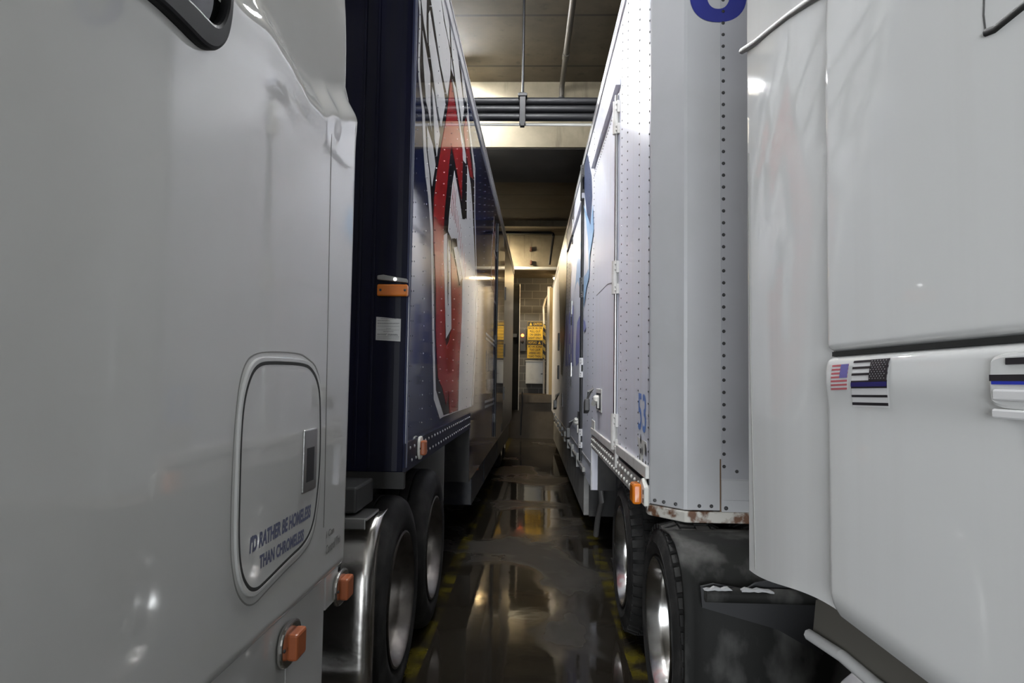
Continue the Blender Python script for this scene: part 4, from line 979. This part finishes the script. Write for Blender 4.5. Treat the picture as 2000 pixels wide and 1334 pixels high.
# ================================================================= RIGHT TRACTOR
RT = thing('semi_tractor', 'white semi tractor with two flag stickers, right of the aisle', 'truck', 'R', (1.3, -3, 0))
XE = .03; XB = .005
YE, YS = -1.385, -1.955      # extender rear edge, seam
def zbot(y): return 1.085+(1.155-1.085)*sm((y-YE)/(YS-YE)) if y > YS else 1.155
def ext_x(y, z):
    x = XE
    r = .03
    if y > YE-r:
        t = (y-(YE-r))/r; x += r*(1-math.sqrt(max(0, 1-t*t)))
    if z > 2.6: x += .10*((z-2.6)/.9)**2
    x -= .006*math.sin(math.pi*(y-YS)/(YE-YS))
    return x
ysE = sorted(set(rng(YS-.02, YE-.03, 40)+rng(YE-.03, YE, 10)))
us = rng(0, 1, 90)
mb = MB().grid(ysE, us, lambda y, u: (ext_x(y, zbot(y)+u*(3.9-zbot(y))), y, zbot(y)+u*(3.9-zbot(y))))
mb.grid([0, 1], us, lambda a, u: (ext_x(YE, 1.085+u*2.8)+a*.05, YE, 1.085+u*2.815))
mb.grid([.08, .081], us, lambda a, u: (a, YE, 1.085+u*2.815))
build('side_extender', mb, M['cab_white_b'], RT, smooth=50)
gz = [(-2.001,1.650),(-2.137,1.652),(-2.293,1.656),(-2.413,1.660),(-2.509,1.662)]
ZG = sum(p[1] for p in gz)/len(gz)
def body_x(y, z):
    x = XB
    r = .035
    d = YS-y
    if d < r:
        t = 1-d/r; x += r*(1-math.sqrt(max(0, 1-t*t)))*.8
    x += .022*math.exp(-((z-ZG-.004)/.008)**2)
    x -= .006*math.exp(-((z-ZG+.05)/.04)**2)*sm((ZG-z)/.02)
    if z > 2.15: x += .16*((z-2.15)/1.3)**2
    if z < 1.2: x += .02*((1.2-z)/.05)**2
    if y < -2.5: x += .02*((y+2.5)/1.5)**2
    return x
ysB = sorted(set(rng(YS-.04, YS, 14)+rng(-3.0, YS-.04, 60)+rng(-5.2, -3.0, 22)))
zsB = sorted(set(rng(1.155, ZG-.06, 40)+rng(ZG-.06, ZG+.05, 60)+rng(ZG+.05, 3.9, 110)))
mb = MB().grid(ysB, zsB, lambda y, z: (body_x(y, z), y, z))
nz = len(zsB)
mb.add([(body_x(YS, z), YS, z) for z in zsB]+[(2.45, YS, z) for z in zsB], [(i, i+1, nz+i+1, nz+i) for i in range(nz-1)])
mb.add([(body_x(-5.2, z), -5.2, z) for z in zsB]+[(2.45, -5.2, z) for z in zsB], [(i, i+1, nz+i+1, nz+i) for i in range(nz-1)])
ny = len(ysB)
for z in (1.155, 3.9):
    mb.add([(body_x(y, z), y, z) for y in ysB]+[(2.45, y, z) for y in ysB], [(i, i+1, ny+i+1, ny+i) for i in range(ny-1)])
mb.add([(2.45, YS, 1.155), (2.45, -5.2, 1.155), (2.45, -5.2, 3.9), (2.45, YS, 3.9)], [(0, 1, 2, 3)])
build('cab_body', mb, M['cab_white_b'], RT, smooth=50)
build('side_extender', MB().box(2.40, 2.45, YS, YE, 1.1, 3.9), M['cab_white_b'], RT, bevel=.01)
build('panel_seam', MB().tube([(XE+.004, YS+.003, z) for z in rng(1.16, 3.85, 10)], .005, 6), M['ink_grey'], RT, smooth=60)
m = MB(); strip_line(m, [(-1.426,2.249),(-1.436,1.668),(-1.471,1.103)], .003, XE-.005, .004)
build('panel_seam', m, M['ink_grey'], RT)
# fairing gap on the extender
gp = [(-1.375,2.572),(-1.500,2.536),(-1.637,2.504),(-1.754,2.476),(-1.871,2.444),(-1.959,2.419),(-2.016,2.407)]
m = MB()
for a, b in zip(gp, gp[1:]): m.tube([(XE-.004, *a), (XE-.004, *b)], .009, 8)
build('fairing_gap', m, M['grey_housing'], RT, smooth=60, label='grey rubber joint under the roof fairing')
# door corner seal
sq = [(-2.461,2.061),(-2.480,2.056),(-2.504,2.057),(-2.530,2.058),(-2.578,2.059)]
build('window_seal', MB().tube([(XB+.002, *p) for p in sq], .006, 8).tube([(XB+.002, *p) for p in [(-2.461,2.061),(-2.458,2.086),(-2.460,2.109),(-2.464,2.145)]], .003, 6), M['seam'], RT, smooth=60)
build('panel_gap', MB().box(XB+.010, XB+.03, -5.0, YS-.02, ZG-.001, ZG+.008), M['seam'], RT, label='dark door gap')
# flag stickers
def sticker(q, name, label):
    """q: corners top-left, top-right, bottom-right, bottom-left on the body side; returns plane mapping"""
    def P(u, v, off):
        a = (q[0][0]+(q[1][0]-q[0][0])*u, q[0][1]+(q[1][1]-q[0][1])*u); b = (q[3][0]+(q[2][0]-q[3][0])*u, q[3][1]+(q[2][1]-q[3][1])*u)
        y, z = a[0]+(b[0]-a[0])*v, a[1]+(b[1]-a[1])*v
        return (body_x(y, z)-off, y, z)
    def rect(mb, u0, u1, v0, v1, off):
        n = 4
        mb.grid(rng(u0, u1, n), rng(v0, v1, n), lambda u, v: P(u, v, off)); return mb
    base = build(name, rect(MB(), 0, 1, 0, 1, .0012), M['flag_white'], RT, label=label)
    return base, rect, P
q = [(-2.010,1.637),(-2.079,1.638),(-2.074,1.591),(-2.007,1.589)]
bs, rect, P = sticker(q, 'flag_sticker', 'small faded red, white and blue flag sticker')
m = MB()
for k in range(7): rect(m, 0, 1, 2*k/13, (2*k+1)/13, .0018)
build('stripes', m, M['flag_red'], bs, label='red stripes')
build('canton', rect(MB(), .55, 1, 0, 7/13, .0024), M['flag_blue'], bs, label='blue canton')
q = [(-2.095,1.643),(-2.219,1.644),(-2.212,1.563),(-2.087,1.560)]
bs, rect, P = sticker(q, 'flag_sticker', 'black and white flag sticker with one dark blue stripe')
m = MB()
for a, b in ((.0, .05), (.135, .185), (.275, .325), (.435, .60), (.74, .79), (.90, .96)): rect(m, 0, 1, a, b, .0018)
build('stripes', m, M['flag_black'], bs, label='black stripes')
build('blue_stripe', rect(MB(), 0, 1, .47, .565, .0024), M['flag_line'], bs, label='dark blue stripe')
cn = build('canton', rect(MB(), .52, 1, 0, .45, .0026), M['flag_black'], bs, label='black canton with grey stars')
m = MB()
for r_ in range(9):
    for c_ in range(6 if r_ % 2 == 0 else 5):
        u = .56+c_*.075+(0 if r_ % 2 == 0 else .037); v = .03+r_*.046
        s5 = []
        for k in range(10):
            a = math.pi*k/5; rr = .018 if k % 2 == 0 else .008
            s5.append(P(u+rr*math.sin(a)*1.2, v-rr*math.cos(a), .0032))
        m.add(s5, [tuple(range(10))])
build('stars', m, M['flag_grey'], cn)
# door handle
hq_ = [(-2.468,1.642),(-2.519,1.651),(-2.519,1.577),(-2.470,1.572)]
hy0, hy1 = hq_[1][0]-.06, hq_[0][0]; hz0, hz1 = hq_[3][1], hq_[0][1]
hd = build('door_handle', MB().prism(rounded_loop([(hy0, hz0), (hy1-.004, hz0), (hy1, hz0+.02), (hy1, hz1-.02), (hy1-.004, hz1), (hy0, hz1)], 2), 'x', XB-.012, XB+.002), M['cab_white_b'], RT, bevel=.006, label='white door handle with black and blue striped sticker')
hb = [(-2.492,1.615),(-2.543,1.616),(-2.543,1.607),(-2.491,1.607),(-2.498,1.607),(-2.543,1.607),(-2.543,1.602),(-2.498,1.603)]
build('black_stripe', MB().box(XB-.0135, XB-.011, hy0+.005, hy1-.004, hb[3][1], hb[0][1]).box(XB-.0135, XB-.011, hy0+.005, hy1-.034, hb[0][1]+.012, hb[0][1]+.020), M['flag_black'], hd)
build('blue_stripe', MB().box(XB-.0137, XB-.011, hy0+.005, hy1-.008, hb[7][1], hb[3][1]), M['blue_strip'], hd)
build('white_ribs', MB().box(XB-.016, XB-.011, hy0+.005, hy1-.012, hb[7][1]-.020, hb[7][1]-.006).box(XB-.016, XB-.011, hy0+.005, hy1-.010, hb[7][1]-.042, hb[7][1]-.030), M['flag_white'], hd, bevel=.003)
# chassis fairing below the cab
fp = [(-1.602,1.069),(-1.581,0.977),(-1.916,1.002),(-2.163,1.022),(-2.308,1.095),(-1.787,1.116)]
build('step_fairing', MB().prism(fp, 'x', .13, .16), mat('shaded_step_panel', (0.15, 0.14, 0.12), 0.5), RT, bevel=.004)  # white panel; the shade below the cab is put into its colour
lp = [(-1.590,0.978),(-1.770,0.997),(-1.910,0.999),(-2.069,1.009)]
m = MB()
for a, b in zip(lp, lp[1:]): m.tube([(.12, *a), (.12, *b)], .014, 8)
build('fairing_lip', m, M['cab_white_b'], RT, smooth=60)
tcx, tcz, tr_ = .48, .595, .31
build('fuel_tank', MB().lathe([(0, 0), (.01, .12), (.03, tr_*.75), (.06, tr_*.95), (.09, tr_), (1.2, tr_), (1.23, tr_*.95), (1.25, 0)], 'y', (tcx, -1.37, tcz), 40, -1), mat('brushed_tank_aluminium', (0.72, 0.72, 0.73), 0.38, 0.9, noise=(7, (0.5, 0.5, 0.52), .45, .7)), RT, smooth=40, label='polished fuel tank')
build('tank_strap', MB().lathe([(.25, tr_+.004), (.33, tr_+.004)], 'y', (tcx, -1.37, tcz), 40, -1), M['steel'], RT, smooth=60)
# mud guard in front of the drive wheels
xs2 = rng(.03, 1.05, 24)
pz = [(.06, -.60), (.3, -.625), (.5, -.63), (.7, -.62), (.80, -.59), (.86, -.55), (.905, -.49), (.935, -.42), (.95, -.3), (.93, -.1)]
mb = MB().grid(xs2, pz, lambda x, p: (x, p[1]+.012*math.sin(9*x+3*p[0]) - (.02 if x < .06 else 0), p[0]-(.05*(x-.3)**2)))
gd = build('mud_guard', mb, M['mud'], RT, smooth=50, label='grimy black mud guard with a torn slot')
md = gd.modifiers.new('sheet', 'SOLIDIFY'); md.thickness = .012
lg = [(0.080,0.820),(0.270,0.808),(0.539,0.795),(0.539,0.737),(0.086,0.742)]
build('torn_slot', MB().prism([lg[0], (lg[0][0]+.05, lg[0][1]+.012), (lg[1][0]-.02, lg[1][1]+.005), (lg[1][0]+.02, lg[1][1]+.03), (lg[1][0]+.10, lg[1][1]+.045), (lg[2][0], lg[2][1]+.05), (lg[2][0], lg[2][1]-.22), (lg[1][0]+.1, lg[3][1]-.07), lg[4]], 'y', -.668, -.655), M['black'], gd, label='dark torn slot')
build('bracket_pipe', MB().tube([(lg[0][0]+.012, -.69, lg[0][1]-.022), (1.0, -.69, lg[2][1]+.0)], .028, 12), M['mud'], gd, smooth=60)
random.seed(9)
def torn(x0, x1, z0, z1, w):
    n = 9; top = []; bot = []
    for i in range(n):
        u = i/(n-1); x = x0+(x1-x0)*u; z = z0+(z1-z0)*u
        top.append((x, z+random.uniform(.2, 1)*w*(1 if 0 < i < n-1 else .1))); bot.append((x, z-random.uniform(0, .35)*w))
    return MB().prism(top+bot[::-1], 'y', -.722, -.70)
build('torn_edge', torn(lg[0][0], lg[0][0]+.105, lg[0][1]+.004, lg[0][1]+.004, .012), M['flag_grey'], gd, label='pale torn edge')
build('torn_edge', torn(lg[1][0]-.05, lg[1][0]+.07, lg[1][1]+.016, lg[1][1]+.012, .014), M['flag_grey'], gd, label='pale torn edge')
for wy in (-.11, 1.17):
    wheel(RT, -1, .02, wy, .475, .465, .305, M['rim'], True, True)
    wheel(RT, 1, 2.58, wy, .475, .465, .305, M['rim'], True)
wheel(RT, -1, .08, -4.5, .475, .465, .305, M['rim'], True)
wheel(RT, 1, 2.40, -4.5, .475, .465, .305, M['rim'], True)
build('chassis_frame', MB().box(.85, .95, -5, 1.9, .62, .9).box(1.65, 1.75, -5, 1.9, .62, .9).box(.85, 1.75, -.17, -.05, .4, .62).box(.85, 1.75, 1.11, 1.23, .4, .62).box(1.0, 2.4, -3.4, -.9, .35, 1.1), M['frame'], RT)
